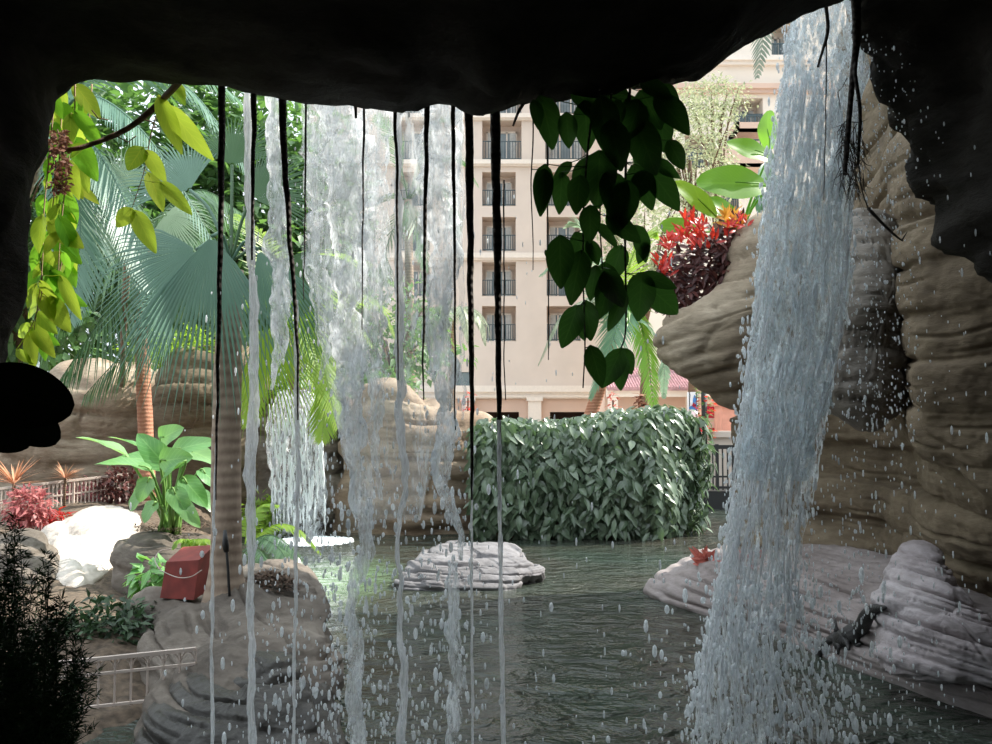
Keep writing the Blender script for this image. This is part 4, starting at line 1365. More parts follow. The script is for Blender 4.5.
tree('leafy_tree', 'dense green tree at the far left behind the vines', at(-10, 240, 21), (3.6, 2.5, 4.2), 4600, .46, .25, 'tree', Vector((-11, 21, .5)), 1)
tree('leafy_tree', 'dense green tree behind the blue green fronds', at(130, 210, 23), (3.8, 2.5, 4.4), 5600, .46, .25, 'tree', Vector((-9.3, 23, .5)), 2)
tree('leafy_tree', 'dense green tree behind the main palm trunk', at(240, 230, 24), (2.8, 2.2, 4.8), 4600, .44, .23, 'tree', Vector((-7.2, 24, .4)), 3)
tree('leafy_tree', 'thin green tree behind the widest falling stream', at(318, 250, 25), (1.6, 1.8, 3.8), 1800, .44, .23, 'tree', Vector((-5.2, 25, .4)), 4)
tree('leafy_tree', 'low bushy tree between the far waterfall bluff and the hotel', at(385, 340, 24), (1.9, 1.5, 1.5), 1500, .28, .14, 'tree', Vector((-3.1, 24, .3)), 5)
tree('fine_leaved_tree', 'pale fine leaved tree before the hotel wing', at(690, 160, 33), (1.9, 1.8, 2.6), 3600, .22, .09, 'paletree', Vector((7.4, 33, .3)), 6)
tree('fine_leaved_tree', 'pale fine leaved tree reaching up beside the cave roof', at(712, 100, 36), (1.5, 1.2, 1.0), 1400, .22, .09, 'paletree', Vector((9.0, 36, .3)), 7)
tree('fine_leaved_tree', 'pale bushy tree behind the dark hanging leaves', at(640, 240, 30), (1.9, 1.4, 2.2), 2200, .22, .10, 'paletree', Vector((5.0, 30, .3)), 8)


def shrub(name, label, c, rad, n, L, W, mat, seed, cat='shrub'):
    q_ = MB()
    q_.bush(c, rad, n, L, W, shell=.2, seed=seed, lump=.4)
    b = Vector(c) - Vector((0, 0, rad[2]))
    return tag(q_.build(name, mat, loc=b), label, cat)


shrub('bluff_shrub', 'light green shrub on top of the pale bluff between trunks', at(185, 350, 16), (1.0, .6, .4), 800, .20, .08, 'limefrond', 11)
shrub('bluff_shrub', 'dark green shrub on the brown bluff at left', at(78, 405, 16.4), (.5, .4, .25), 350, .16, .08, 'darkfrond', 12)
shrub('bluff_shrub', 'leafy shrub crowning the bluff above the far waterfall', at(300, 388, 16.3), (.9, .6, .35), 700, .18, .09, 'tree', 13)
shrub('bluff_shrub', 'green shrub on the stacked bluff left of the hedge', at(385, 388, 16), (.6, .4, .3), 450, .18, .09, 'tree', 14)
shrub('waterside_shrub', 'green weeds at the foot of the far waterfall, left side', at(262, 520, 14.9), (.35, .3, .45), 500, .18, .07, 'limefrond', 15)
shrub('bank_shrub', 'dark leafy shrub behind the low cream railing on the bank', at(108, 634, 6.9), (.44, .3, .27), 1300, .10, .04, 'shadeleaf', 16)
shrub('bank_shrub', 'small leafy shrub on the rock left of the red box', at(150, 578, 7.9), (.16, .12, .16), 90, .16, .09, 'elephant', 17)
shrub('pink_plant', 'pink leaved bedding plant at the left before the pale railing', at(28, 508, 11.2), (.28, .25, .27), 600, .13, .05, 'pinkleaf', 18, 'plant')
shrub('pink_plant', 'small red striped plant right of the larger pink plant', at(54, 517, 11.6), (.20, .16, .10), 200, .12, .04, 'redleaf', 19, 'plant')
shrub('pink_plant', 'low pink bedding behind the middle of the pale railing', at(88, 498, 14.9), (.6, .2, .32), 700, .12, .05, 'pinkleaf', 20, 'plant')
shrub('pink_plant', 'dark red bush at the right end of the pale railing', at(118, 487, 14.4), (.35, .3, .35), 450, .13, .06, 'maroonleaf', 21, 'plant')

# orange cordylines
for nm, lb, p, R in (('spiky_cordyline', 'orange spiky cordyline at the left above the pink plant', at(14, 484, 11.4), .5), ('spiky_cordyline', 'brownish spiky cordyline at the middle of the pale railing', at(65, 478, 13.8), .36)):
    r_ = thing(nm, lb, 'plant', p - Vector((0, 0, .55)))
    q = MB()
    q.tube([p - Vector((0, 0, .6)), p], .022, 8)
    q.build('stem', 'twig', r_)
    q = MB()
    for k in range(46):
        a = rnd(0, 6.28)
        e = rnd(.1, 1.8)
        q.leaf(p, Vector((math.cos(a), math.sin(a), e)), UP + Vector((math.cos(a), math.sin(a), 0)) * -.3, R * rnd(.7, 1.1), .022, 'lance', curl=.35, nl=5)
    q.build('foliage', 'peachleaf', r_)

# ferns beside palm (drooping frond to pool)
fe = thing('drooping_fern', 'green fern fronds drooping over the pool right of the palm trunk', 'fern', at(250, 540, 8.4))
for ctrl in ([(245, 545, 8.5), (270, 535, 8.3), (295, 552, 8.1), (318, 590, 8.0)], [(245, 545, 8.5), (262, 538, 8.3), (282, 552, 8.0), (292, 580, 7.9)], [(245, 545, 8.5), (275, 525, 8.6), (300, 530, 8.6), (322, 555, 8.6)],
             [(245, 545, 8.5), (250, 520, 8.6), (262, 505, 8.7), (280, 505, 8.7)], [(245, 545, 8.5), (258, 550, 8.1), (268, 565, 7.9), (270, 590, 7.8)]):
    pinnate(fe, ctrl, 60, .17, .014, 'darkfrond' if ctrl[1][1] > 530 else 'limefrond', hang=.4, fwd=.6, r0=.008)
fs_ = thing('small_fern', 'tiny fern in the rock pocket behind the red box', 'fern', at(190, 545, 8.0))
for k in range(5):
    pinnate(fs_, [(190, 548, 8.0), (186 + k * 3, 540, 7.95), (178 + k * 8, 540, 7.9), (172 + k * 11, 549, 7.85)], 22, .09, .014, 'limefrond', hang=.4, fwd=.6, r0=.004)

# elephant ear
ee = thing('elephant_ear_plant', 'big leaved bright green elephant ear plant on the tan boulder', 'plant', at(168, 532, 9.0))
base = at(168, 533, 9.0)
for (b, e, W, Y, nz) in (((128, 458), (90, 428), .36, 8.8, .9), ((150, 470), (104, 452), .34, 8.6, .8), ((146, 452), (118, 430), .22, 9.2, .9), ((168, 468), (140, 436), .34, 8.8, .3), ((165, 465), (122, 448), .36, 9.0, .7),
                         ((172, 452), (206, 437), .30, 9.1, .4), ((160, 462), (184, 456), .32, 8.6, .2), ((185, 450), (216, 456), .30, 9.2, .6), ((186, 462), (158, 475), .34, 8.5, .9), ((200, 470), (222, 484), .30, 8.9, .8),
                         ((148, 488), (128, 505), .30, 8.7, .7), ((182, 478), (204, 500), .28, 8.6, .5), ((172, 488), (186, 512), .26, 8.5, .3), ((192, 492), (216, 505), .26, 8.7, .7), ((160, 440), (176, 428), .3, 9.3, .2), ((150, 478), (138, 498), .24, 8.6, .4),
                         ((178, 500), (196, 522), .22, 8.5, .5), ((156, 502), (142, 518), .22, 8.5, .5)):
    p0, p1 = at(b[0], b[1], Y), at(e[0], e[1], Y - .1)
    q = MB()
    q.leaf(p0, p1 - p0, Vector((rnd(-.2, .2), -1 + nz, nz)), (p1 - p0).length * 1.15, W * .82, 'heart', curl=.55, fold=.22, nl=10, wave=.12)
    lf = q.build('leaf', 'elephant', ee)
    q = MB()
    q.tube(catmull([base + Vector((rnd(-.12, .12), rnd(-.1, .1), -.02)), base.lerp(p0, .5) + Vector((0, 0, .06)), p0, p0.lerp(p1, .25)], 12), [.022 - .0014 * i for i in range(12)], 7)
    q.build('stalk', 'stalk', lf)

# large leaves at the right over the overhanging rock
rb = thing('broad_leaf_plant', 'tall plant with huge bright green leaves on the overhanging rock', 'plant', at(735, 235, 10.2))
o_ = at(738, 240, 10.2)
bigleaf(rb, (766, 186), (704, 178), .44, 'banana', nrm=(.1, -1, .3), curl=.25, Yb=10, Ye=9.7, origin_pt=o_, wave=.08)
bigleaf(rb, (716, 216), (680, 181), .26, 'limefrond', nrm=(.1, -1, .3), curl=.25, Yb=10, Ye=9.8, origin_pt=o_, wave=.08)
bigleaf(rb, (775, 160), (734, 140), .26, 'banana', nrm=(.1, -1, .3), curl=.25, Yb=10.1, Ye=9.8, origin_pt=o_, wave=.15)
bigleaf(rb, (770, 150), (764, 108), .24, 'banana', nrm=(-.6, -.7, .2), Yb=10.2, Ye=10.2, origin_pt=o_, wave=.15)
bigleaf(rb, (700, 232), (664, 224), .28, 'banana', nrm=(.1, -1, .3), curl=.25, Yb=10, Ye=9.8, origin_pt=o_, wave=.08)
bigleaf(rb, (760, 215), (775, 160), .30, 'bananagrey', nrm=(.3, -.9, .2), Yb=10.3, Ye=10.3, origin_pt=o_, wave=.08)
bigleaf(rb, (735, 222), (715, 195), .26, 'banana', nrm=(.2, -.9, .4), Yb=10.2, Ye=10.1, origin_pt=o_, wave=.08)

# croton / bromeliad cluster
cr = thing('red_croton', 'red and maroon leaved bush spilling down the overhanging rock', 'plant', at(700, 300, 9.7))
q = MB()
for k in range(700):
    t = random.random()
    px = 745 - 80 * t + rnd(-10, 10)
    py = 225 + 50 * t + rnd(-12, 45 + 10 * t)
    p = at(px, min(py, 306), 9.75 + rnd(-.25, .2))
    q.leaf(p, Vector((rnd(-1, .4), rnd(-1, .2), rnd(-.6, .7))), Vector((rnd(-.4, .4), -1, .6)), rnd(.12, .2), .05, 'ovate', curl=.6, nl=3)
q.build('lower_foliage', 'maroonleaf', cr)
q = MB()
for cx, cy, n_ in ((672, 240, 16), (690, 218, 18), (684, 232, 14), (700, 225, 16), (664, 262, 14), (698, 240, 12), (728, 225, 10), (742, 218, 12), (670, 268, 6), (712, 240, 8)):
    for k in range(int(n_ * 1.6)):
        p = at(cx + rnd(-6, 6), cy + rnd(-3, 12), 9.5 + rnd(-.2, .2))
        q.leaf(p, Vector((rnd(-.8, .8), rnd(-.6, .3), rnd(.2, 1.2))), Vector((rnd(-.4, .4), -1, .5)), rnd(.08, .16), .036, 'ovate', curl=.5, nl=4)
q.build('red_tufts', 'redleaf', cr)
yc = thing('yellow_croton', 'yellow green spiky leaved plant between the red bush and waterfall', 'plant', at(732, 232, 9.7))
q = MB()
for k in range(60):
    p = at(732 + rnd(-8, 8), 222 + rnd(-4, 6), 9.6 + rnd(-.15, .15))
    q.leaf(p, Vector((rnd(-.9, .9), rnd(-.6, .3), rnd(.2, 1.2))), Vector((rnd(-.4, .4), -1, .5)), rnd(.14, .24), .04, 'lance', curl=.6, nl=4)
q.build('foliage', 'orangeleaf', yc)
q = MB()
q.tube([at(735, 250, 9.8), at(732, 222, 9.6)], .012, 6)
q.build('stem', 'stalk', yc)

# coloured plants behind hedge top
for lb, px, py, Y, mat, n_, sz in (('small red flowering plant behind the hedge top, right of the leaning palm', 613, 400, 18.5, 'coral', 50, .14), ('orange brown broad leaved plant behind the hedge top', 642, 402, 18.5, 'drypetal', 34, .34), ('red leaved plant before the hotel beside the dark roots', 468, 398, 20, 'redleaf', 60, .16)):
    p = at(px, py, Y)
    r_ = thing('border_plant', lb, 'plant', Vector((p.x, p.y, .22)))
    q = MB()
    q.tube([Vector((p.x, p.y, .2)), p], .02, 6)
    q.build('stem', 'twig', r_)
    q = MB()
    for k in range(n_):
        a = rnd(0, 6.28)
        q.leaf(p + Vector((rnd(-.1, .1), rnd(-.1, .1), rnd(-.5, .15))), Vector((math.cos(a), math.sin(a), rnd(-.2, .8))), UP, sz * rnd(.8, 1.2), sz * .35, 'ovate', curl=.7, nl=4)
    q.build('foliage', mat, r_)

# ================================================================== RAILINGS
def railing(name, label, a, b, h, n, Y0, Y1, mat, arches=True, bar=.016):
    p0, p1 = at(a[0], a[1], Y0), at(b[0], b[1], Y1)
    r_ = thing(name, label, 'railing', p0 - Vector((0, 0, h)))
    q_ = MB()
    q_.beam(p0, p1, bar * 2.6, bar * 2.2)
    q_.build('top_rail', mat, r_, smooth=False)
    for k, lv in enumerate((.30, .95)):
        q_ = MB()
        q_.beam(p0 - Vector((0, 0, h * lv)), p1 - Vector((0, 0, h * lv)), bar * 1.7, bar * 1.5)
        q_.build('lower_rail', mat, r_, smooth=False)
    for k in range(n + 1):
        p = p0.lerp(p1, k / n)
        q_ = MB()
        w_ = bar * (2.2 if k % 10 == 0 else 1)
        q_.box((p.x - w_ / 2, p.y - w_ / 2, p.z - h), (p.x + w_ / 2, p.y + w_ / 2, p.z))
        q_.build('baluster', mat, r_, smooth=False)
    if arches:
        for k in range(n):
            q_ = MB()
            A_, B_ = p0.lerp(p1, k / n), p0.lerp(p1, (k + 1) / n)
            q_.tube([A_.lerp(B_, .5 - .5 * math.cos(PI * j / 8)) - Vector((0, 0, h * .30 * (1 - math.sin(PI * j / 8)) + .012)) for j in range(9)], bar * .4, 5)
            q_.build('arch', mat, r_)
    return r_


railing('path_railing', 'pale pinkish metal railing along the path behind the sunlit rock', (-12, 490), (128, 474), .72, 34, 13.2, 14.6, 'rail')
railing('bank_railing', 'low cream railing on the bank at the pool edge, lower left', (50, 664), (196, 649), .32, 9, 5.72, 5.8, 'rail', bar=.011)

# ================================================================== FOREGROUND LEFT
# black big leaves
bl = thing('dark_broad_leaf_plant', 'black silhouetted broad leaf plant at the left edge of the cave mouth', 'plant', at(-20, 520, 2.5))
st0 = at(-30, 480, 2.5)
for (b, e, W, n_) in (((-30, 384), (58, 404), .19, (0, -1, .25)), ((-6, 398), (48, 436), .13, (.1, -1, .2)), ((-30, 405), (20, 440), .15, (.1, -1, .1))):
    p0, p1 = at(b[0], b[1], 2.5), at(e[0], e[1], 2.45)
    q = MB()
    q.leaf(p0, p1 - p0, Vector(n_), (p1 - p0).length * 1.06, W, 'paddle', curl=.35, fold=.1, nl=22)
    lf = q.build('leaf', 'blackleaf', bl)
    q = MB()
    q.tube(catmull([st0, st0.lerp(p0, .6) + Vector((0, 0, .05)), p0], 8), .008, 6)
    q.build('stalk', 'blackleaf', lf)

# feathery shrub
fj = thing('feathery_shrub', 'dark feathery needle shrub filling the lower left corner', 'shrub', at(-20, 860, 2.9))
for k in range(120):
    b0 = at(rnd(-90, 70), 830, 2.9 + rnd(-.35, .3))
    tx = rnd(-60, 98)
    top_ = 535 + max(0, tx - 20) * 1.5 + rnd(-15, 130)
    if tx < 10:
        top_ = 515 + rnd(-10, 130)
    e0 = at(tx, top_, b0.y + rnd(-.1, .15))
    P = catmull([b0, b0.lerp(e0, .5) + Vector((rnd(-.03, .03), 0, 0)), e0], 24)
    q = MB()
    q.tube(P, [.004 - .00013 * i for i in range(24)], 4)
    for i in range(3, 24):
        for j in range(13):
            d = Vector((rnd(-1, 1), rnd(-1, 1), rnd(-.3, .9)))
            q.chip(P[i] + Vector((0, 0, rnd(0, .02))), d, Vector((rnd(-1, 1), -1, rnd(-1, 1))), rnd(.02, .045), .0045)
    q.build('branch', 'fern', fj)

# woody branch at upper left
br = thing('woody_branch', 'curved brown branch crossing the upper left corner of the cave mouth', 'branch', at(36, 150, 3.35))
q = MB()
q.tube(catmull([at(22, 149, 3.75), at(65, 150, 3.78), at(95, 143, 3.82), at(130, 127, 3.85), at(160, 102, 3.8), at(186, 74, 3.6)], 30), [.008 + .0003 * i for i in range(30)], 8, rough=.15, rf=12)
q.build('stem', 'twig', br)
for a, b, c_ in (((112, 134), (128, 142), (136, 136)), ((108, 120), (98, 118), (92, 110)), ((140, 118), (152, 122), (156, 128))):
    q = MB()
    q.tube([at(*a, 3.85), at(*b, 3.85), at(*c_, 3.85)], .003, 5)
    q.build('twig', 'twig', br)


def vine(name, label, path, Y, leaves, lmat, smat, sr=.004, Ls=.17, Ws=.085, face=(0, -1, .25)):
    r_ = thing(name, label, 'vine', at(path[-1][0], path[-1][1], Y))
    q_ = MB()
    P = catmull([at(p[0], p[1], Y) for p in path], 30)
    q_.tube(P, [sr * (1.15 - .6 * i / 29) for i in range(30)], 6, rough=.2, rf=14)
    st_ = q_.build('stem', smat, r_)
    for lf_ in leaves:
        (b, e) = lf_[0], lf_[1]
        wf = lf_[2] if len(lf_) > 2 else .5
        dy = rnd(-.08, .08)
        p0, p1 = at(b[0], b[1], Y + dy), at(e[0], e[1], Y + dy + rnd(-.05, .05))
        L_ = (p1 - p0).length
        near = min(P, key=lambda v: (v - p0).length)
        q2 = MB()
        q2.leaf(p0, p1 - p0, Vector(face) + Vector((rnd(-.35, .35), 0, rnd(-.2, .3))), L_ * 1.05, L_ * wf, 'ovate', curl=rnd(.15, .5), fold=rnd(.05, .22), nl=9, wave=.06)
        q2.tube([near, near.lerp(p0, .6) + Vector((0, 0, -.004)), p0, p0.lerp(p1, .15)], [.0022, .0022, .002, .001], 5)
        q2.build('leaf', random.choice(lmat) if isinstance(lmat, tuple) else lmat, r_)
    return r_


# yellow-green vines left
gl = []
random.seed(21)
vine('yellow_green_vine', 'sunlit yellow green vine hanging from the branch, rightmost of the left vines', [(160, 104), (152, 130), (147, 155), (143, 175), (132, 208)], 3.82,
     [((158, 95), (180, 150), .32), ((166, 105), (206, 155), .3), ((172, 90), (184, 100), .5), ((143, 147), (128, 168), .75), ((146, 150), (164, 180), .45), ((148, 172), (163, 206), .4), ((160, 182), (190, 210), .38), ((132, 208), (117, 226), .75), ((134, 210), (154, 250), .42), ((176, 84), (184, 96), .5)], 'goldleaf', 'twig', .003)
left_sets = [
    ('yellow green vine at the cave edge, second from the branch end', [(75, 82), (74, 120), (66, 180), (60, 240), (58, 290)], 3.9),
    ('yellow green vine beside the dark cave wall, leftmost', [(55, 90), (50, 150), (44, 210), (42, 270), (34, 330)], 3.85),
    ('yellow green vine with brown flower stalks below the branch', [(92, 84), (86, 140), (70, 200), (62, 260), (50, 318)], 4.0),
    ('yellow green vine with long hanging leaves near the dark wall', [(64, 84), (58, 160), (50, 230), (46, 280), (30, 345)], 3.95)]
for vi, (lb, path, Y) in enumerate(left_sets):
    P = catmull([Vector((p[0], p[1], 0)) for p in path], 40)
    lv = []
    for k in range(17):
        b = P[min(39, int(k * 2.3 + rnd(0, 2)))]
        L_ = rnd(18, 42)
        a = rnd(-1.25, 1.25)
        e = (b.x + L_ * math.sin(a), b.y + L_ * math.cos(a) + 4)
        lim = 14 + max(0, (300 - e[1])) * .22
        if e[0] < lim:
            e = (lim + rnd(0, 14), e[1])
        lv.append(((b.x + rnd(-5, 5), b.y + rnd(-4, 4)), e, rnd(.36, .5)))
    vine('yellow_green_vine', lb, path, Y, lv, ('goldleaf', 'greenleaf'), 'vinestem', .0035)
vine('yellow_green_vine', 'short yellow leaf spray hanging lowest beside the dark leaf silhouette', [(40, 250), (42, 290), (34, 320), (28, 332)], 3.85,
     [((33, 326), (14, 336), .6), ((30, 330), (32, 368), .36), ((46, 295), (68, 330), .5), ((42, 290), (52, 318), .5), ((60, 275), (78, 318), .3), ((16, 350), (30, 362), .4)], 'goldleaf', 'vinestem', .003)

dv_ = thing('dry_flower_spray', 'brown dried flower spray hanging under the woody branch among yellow leaves', 'flowers', at(62, 190, 3.75))
q = MB()
for k in range(7):
    p0 = at(58 + rnd(-8, 8), 120 + rnd(0, 30), 3.75)
    p1 = at(58 + rnd(-9, 12), 165 + rnd(0, 32), 3.75)
    q.tube([p0, p0.lerp(p1, .5) + Vector((rnd(-.02, .02), 0, 0)), p1], [.003, .002, .001], 5)
q.build('stem', 'twig', dv_)
q = MB()
for k in range(260):
    t = random.random()
    p = at(60 + rnd(-9, 9), 130 + 62 * t, 3.74 + rnd(-.05, .05))
    q.chip(p, Vector((rnd(-1, 1), rnd(-1, 1), rnd(-1, .2))), Vector((0, -1, 0)), .03, .014)
q.build('petals', 'drypetal', dv_)

# central dark vines
random.seed(33)
vine('dark_leaf_vine', 'dark green large leaved vine hanging centre, leftmost long stem', [(600, 90), (590, 130), (584, 200), (583, 270), (585, 340), (583, 388)], 3.45,
     [((540, 95), (556, 145), .55), ((566, 112), (570, 146), .6), ((545, 164), (541, 212), .42), ((562, 172), (560, 212), .5), ((572, 162), (552, 180), .5), ((580, 175), (576, 212), .6), ((560, 235), (560, 285), .55), ((575, 232), (590, 268), .6), ((545, 250), (556, 262), .5), ((578, 305), (563, 348), .55), ((585, 300), (592, 340), .55), ((590, 345), (602, 384), .5), ((588, 240), (600, 262), .6), ((573, 310), (588, 340), .5), ((582, 250), (570, 300), .5)], 'vineleaf', 'root', .0045)
vine('dark_leaf_vine', 'dark green large leaved vine in the middle with the thickest leaf cluster', [(612, 88), (606, 150), (600, 210), (602, 260), (604, 300)], 3.5,
     [((600, 95), (612, 150), .6), ((585, 100), (588, 150), .6), ((610, 120), (622, 165), .6), ((590, 155), (582, 200), .6), ((600, 150), (598, 205), .65), ((610, 170), (620, 220), .6), ((590, 205), (590, 240), .6), ((606, 215), (640, 240), .55), ((596, 225), (620, 245), .5), ((604, 262), (610, 312), .6), ((596, 265), (590, 300), .5), ((612, 268), (602, 318), .5), ((604, 270), (622, 305), .6), ((615, 200), (626, 228), .6), ((630, 95), (640, 150), .6), ((620, 100), (605, 135), .6)], 'vineleaf', 'root', .004)
vine('dark_leaf_vine', 'dark green large leaved vine at the right, under the cave roof', [(630, 88), (626, 160), (625, 230), (626, 300), (625, 335), (620, 350)], 3.55,
     [((655, 95), (690, 130), .6), ((640, 90), (662, 125), .7), ((635, 120), (655, 170), .6), ((650, 160), (682, 175), .5), ((645, 165), (680, 205), .55), ((650, 170), (630, 200), .6), ((632, 165), (655, 205), .65), ((640, 275), (676, 285), .5), ((642, 272), (640, 318), .65), ((646, 285), (680, 312), .7), ((622, 348), (604, 388), .55), ((620, 348), (634, 372), .7), ((635, 225), (650, 260), .6), ((622, 245), (610, 282), .6), ((645, 240), (640, 262), .6), ((625, 290), (610, 330), .4), ((628, 180), (615, 230), .6), ((618, 350), (622, 390), .5), ((640, 82), (672, 96), .6), ((664, 84), (682, 108), .6), ((640, 100), (628, 138), .65), ((660, 110), (664, 150), .6), ((600, 84), (632, 112), .7), ((648, 130), (640, 168), .6), ((668, 140), (684, 168), .6), ((575, 88), (600, 118), .7), ((620, 130), (612, 172), .6)], 'vineleaf', 'root', .0055)
vine('dark_leaf_vine', 'thin vine stem with few leaves hanging left of the dark leaf cluster', [(533, 100), (533, 142), (531, 185), (533, 240), (533, 270)], 3.45,
     [((534, 100), (540, 125), .5), ((545, 168), (541, 210), .5)], 'vineleaf', 'root', .003)
random.seed(5)

# ================================================================== HANGING ROOTS
def hroot(label, path, w0, w1, Y=3.62, mat='root'):
    P = catmull([at(p[0], p[1], Y) for p in path], 60)
    for i, p in enumerate(P):
        P[i] = p + Vector((.006 * noise.noise(Vector((p.z * 6, path[0][0], 0))), 0, 0))
    q_ = MB()
    q_.tube(P, [pm(w0 + (w1 - w0) * i / 59, Y) / 2 for i in range(60)], 10, rough=.22, rf=11, seed=path[0][0])
    return tag(q_.build('hanging_root', mat, loc=P[0]), label, 'root', 'aerial roots hanging from the cave roof')


hroot('dark hanging root in front of the main palm trunk, leftmost of the roots', [(222, 82), (221, 200), (219, 320), (217, 420), (216, 500)], 7.5, 1.2)
hroot('second dark hanging root from the left, shorter, beside a white stream', [(254, 88), (253, 170), (252, 260)], 6, 2)
hroot('dark hanging root that slants right, third from the left', [(282, 90), (285, 170), (291, 250), (297, 340), (298, 420)], 8, 1.5)
hroot('short thin root stub behind the wide white stream', [(355, 98), (356, 118)], 4, 3)
hroot('thin hanging root left of the wide white stream', [(306, 94), (305, 200), (304, 300)], 2.4, 1)
hroot('thin hanging root just right of the wide white stream', [(364, 98), (363, 200), (362, 330)], 2.6, 1)
hroot('thin hanging root over the distant feather palm', [(395, 100), (397, 190), (398, 380)], 4, 1.3)
hroot('dark tapering root right of the distant feather palm', [(427, 100), (426, 160), (424, 300), (423, 400)], 6, 1.2)
hroot('thin black root left of the pair of thick roots', [(453, 102), (454, 200), (455, 300), (455, 430)], 4.5, 1.2)
hroot('thick dark root, left one of the thick pair before the hotel', [(469, 106), (470, 220), (471, 330), (472, 430), (472, 500)], 9, 2.0)
hroot('thickest dark root, right one of the thick pair before the hotel', [(495, 108), (497, 220), (498, 320), (499, 420), (500, 510)], 10.5, 2.6)
hroot('hair thin root right of the thickest root', [(504, 180), (504, 300), (505, 400)], 1.6, 1)
hroot('short slanting root stub right of the thickest root', [(523, 104), (518, 113), (513, 126)], 3.5, 2)
hroot('thin dashed root hanging left of the dark vine leaves', [(547, 110), (548, 240), (549, 360)], 2.2, 1)

rc = thing('fibrous_root', 'twin dark root ending in a beard of rootlets at the large waterfall', 'root', at(850, 0, 4.0))
q = MB()
q.tube(catmull([at(855, -10, 4.0), at(856, 40, 4.0), at(853, 75, 4.0), at(848, 130, 4.0), at(845, 175, 4.0)], 40), [.019 - .00022 * i for i in range(40)], 10, rough=.2, rf=10)
q.build('main_root', 'root', rc)
q = MB()
q.tube(catmull([at(859, -10, 4.0), at(858, 40, 4.02), at(855, 72, 3.98), at(860, 110, 3.98), at(858, 165, 3.98)], 40), [.013 - .00015 * i for i in range(40)], 8, rough=.2, rf=10)
q.build('side_root', 'root', rc)
q = MB()
for k in range(120):
    b = at(rnd(840, 864), rnd(120, 185), 4 + rnd(-.03, .03))
    e = b + Vector((rnd(-.05, .05), rnd(-.03, .03), -rnd(.03, .16)))
    q.tube([b, b.lerp(e, .5) + Vector((rnd(-.015, .015), 0, 0)), e], [.0022, .0016, .0006], 4)
for (x0_, y0_, x1_, y1_) in ((850, 118, 833, 128), (852, 122, 868, 119), (847, 78, 838, 92), (838, 92, 841, 112), (856, 100, 866, 104), (862, 160, 872, 166)):
    q.tube([at(x0_, y0_, 4), at((x0_ + x1_) / 2, (y0_ + y1_) / 2 + 2, 4), at(x1_, y1_, 4)], [.003, .002, .001], 5)
rt = q.build('rootlets', 'root', rc)
rt['kind'] = 'stuff'
br2 = hroot('short broken root with a knob at the top of the large waterfall', [(826, 4), (828, 28), (823, 50), (818, 67)], 4.2, 2.2, 4.0)
hroot('long thread like root crossing the large waterfall', [(827, 20), (826, 90), (825, 160), (824, 200)], 1.5, .8, 4.05)
q = MB()
q.tube(catmull([at(868, 208, 4.1), at(882, 223, 4.1), at(896, 236, 4.1), at(903, 241, 4.1)], 14), [.009 - .0004 * i for i in range(14)], 7, rough=.2, rf=15)
q.tube([at(902, 240, 4.1), at(907, 232, 4.1)], [.004, .002], 6)
q.tube(catmull([at(858, 160, 4.05), at(862, 190, 4.08), at(868, 208, 4.1)], 8), .0035, 6)
tag(q.build('root_twig', 'root', loc=at(868, 208, 4.1)), 'dark twig slanting over the rock right of the rootlet beard', 'twig')

# ================================================================== FALLING WATER
def rope(label, path, widths, Y=3.8, mat='rope', flat=.6, seed=0., rough=.35, name='water_stream', n=12, wob=.012):
    P0 = [at(p[0], p[1], Y) for p in path]
    N = 150
    P = catmull(P0, N)
    W = catmull([Vector((w_, 0, 0)) for w_ in widths], N)
    rr = []
    for i, p in enumerate(P):
        t = i / N
        P[i] = p + Vector((wob * (0.4 + t) * noise.noise(Vector((p.z * 3.1, seed, 0))) + wob * .5 * noise.noise(Vector((p.z * 11, seed, 5))), wob * noise.noise(Vector((seed, p.z * 4, 2))), 0))
        rr.append(max(.0006, pm(max(.3, W[i].x), Y) / 2 * (1 + .45 * noise.noise(Vector((p.z * 7, seed * 3, 9))) + .25 * noise.noise(Vector((p.z * 19, seed * 3, 1))))))
    q_ = MB()
    q_.tube(P, rr, n, flat=flat, rough=rough, rf=9, seed=seed)
    return tag(q_.build(name, mat, loc=P[0]), label, 'water', 'water streams falling from the cave roof')


rope('thin trickle of water dripping off the leftmost root', [(217, 400), (213, 560), (212, 650), (211, 912)], [1.5, 3, 3.5, 4], 3.64, seed=1)
rope('white rope of water between the two leftmost roots', [(247, 88), (249, 200), (254, 330), (252, 450), (250, 560), (252, 660), (254, 912)], [7, 8, 9, 11, 7, 7, 8], 3.75, seed=2)
rope('ragged white stream just left of the slanting root', [(275, 90), (276, 170), (279, 260), (281, 330), (272, 390)], [16, 18, 20, 15, 3], 3.8, 'fall', seed=3, wob=.03, rough=.6, n=24)
rope('thin trickle running off the slanting root', [(296, 300), (297, 420), (297, 540), (294, 660), (292, 912)], [5, 5, 4, 3, 4], 3.66, seed=4)
rope('widest white stream of the curtain, dropping into the pool', [(338, 94), (344, 180), (350, 280), (350, 370), (354, 450), (362, 540), (352, 600), (358, 690), (360, 912)], [44, 40, 30, 30, 18, 16, 12, 14, 15], 3.8, 'fall', seed=5, wob=.04, rough=.55, n=28, flat=.4)
rope('thin wavering stream over the left end of the islet rock', [(398, 98), (399, 250), (400, 400), (402, 520), (400, 610), (402, 680), (396, 912)], [6, 8, 9, 5, 5, 8, 9], 3.78, seed=6, wob=.03)
rope('broad ragged stream between the thin roots, breaking over the islet', [(438, 98), (440, 180), (441, 270), (441, 370), (447, 460), (455, 560)], [36, 36, 28, 24, 16, 5], 3.85, 'fall', seed=7, wob=.05, rough=.6, n=28, flat=.4)
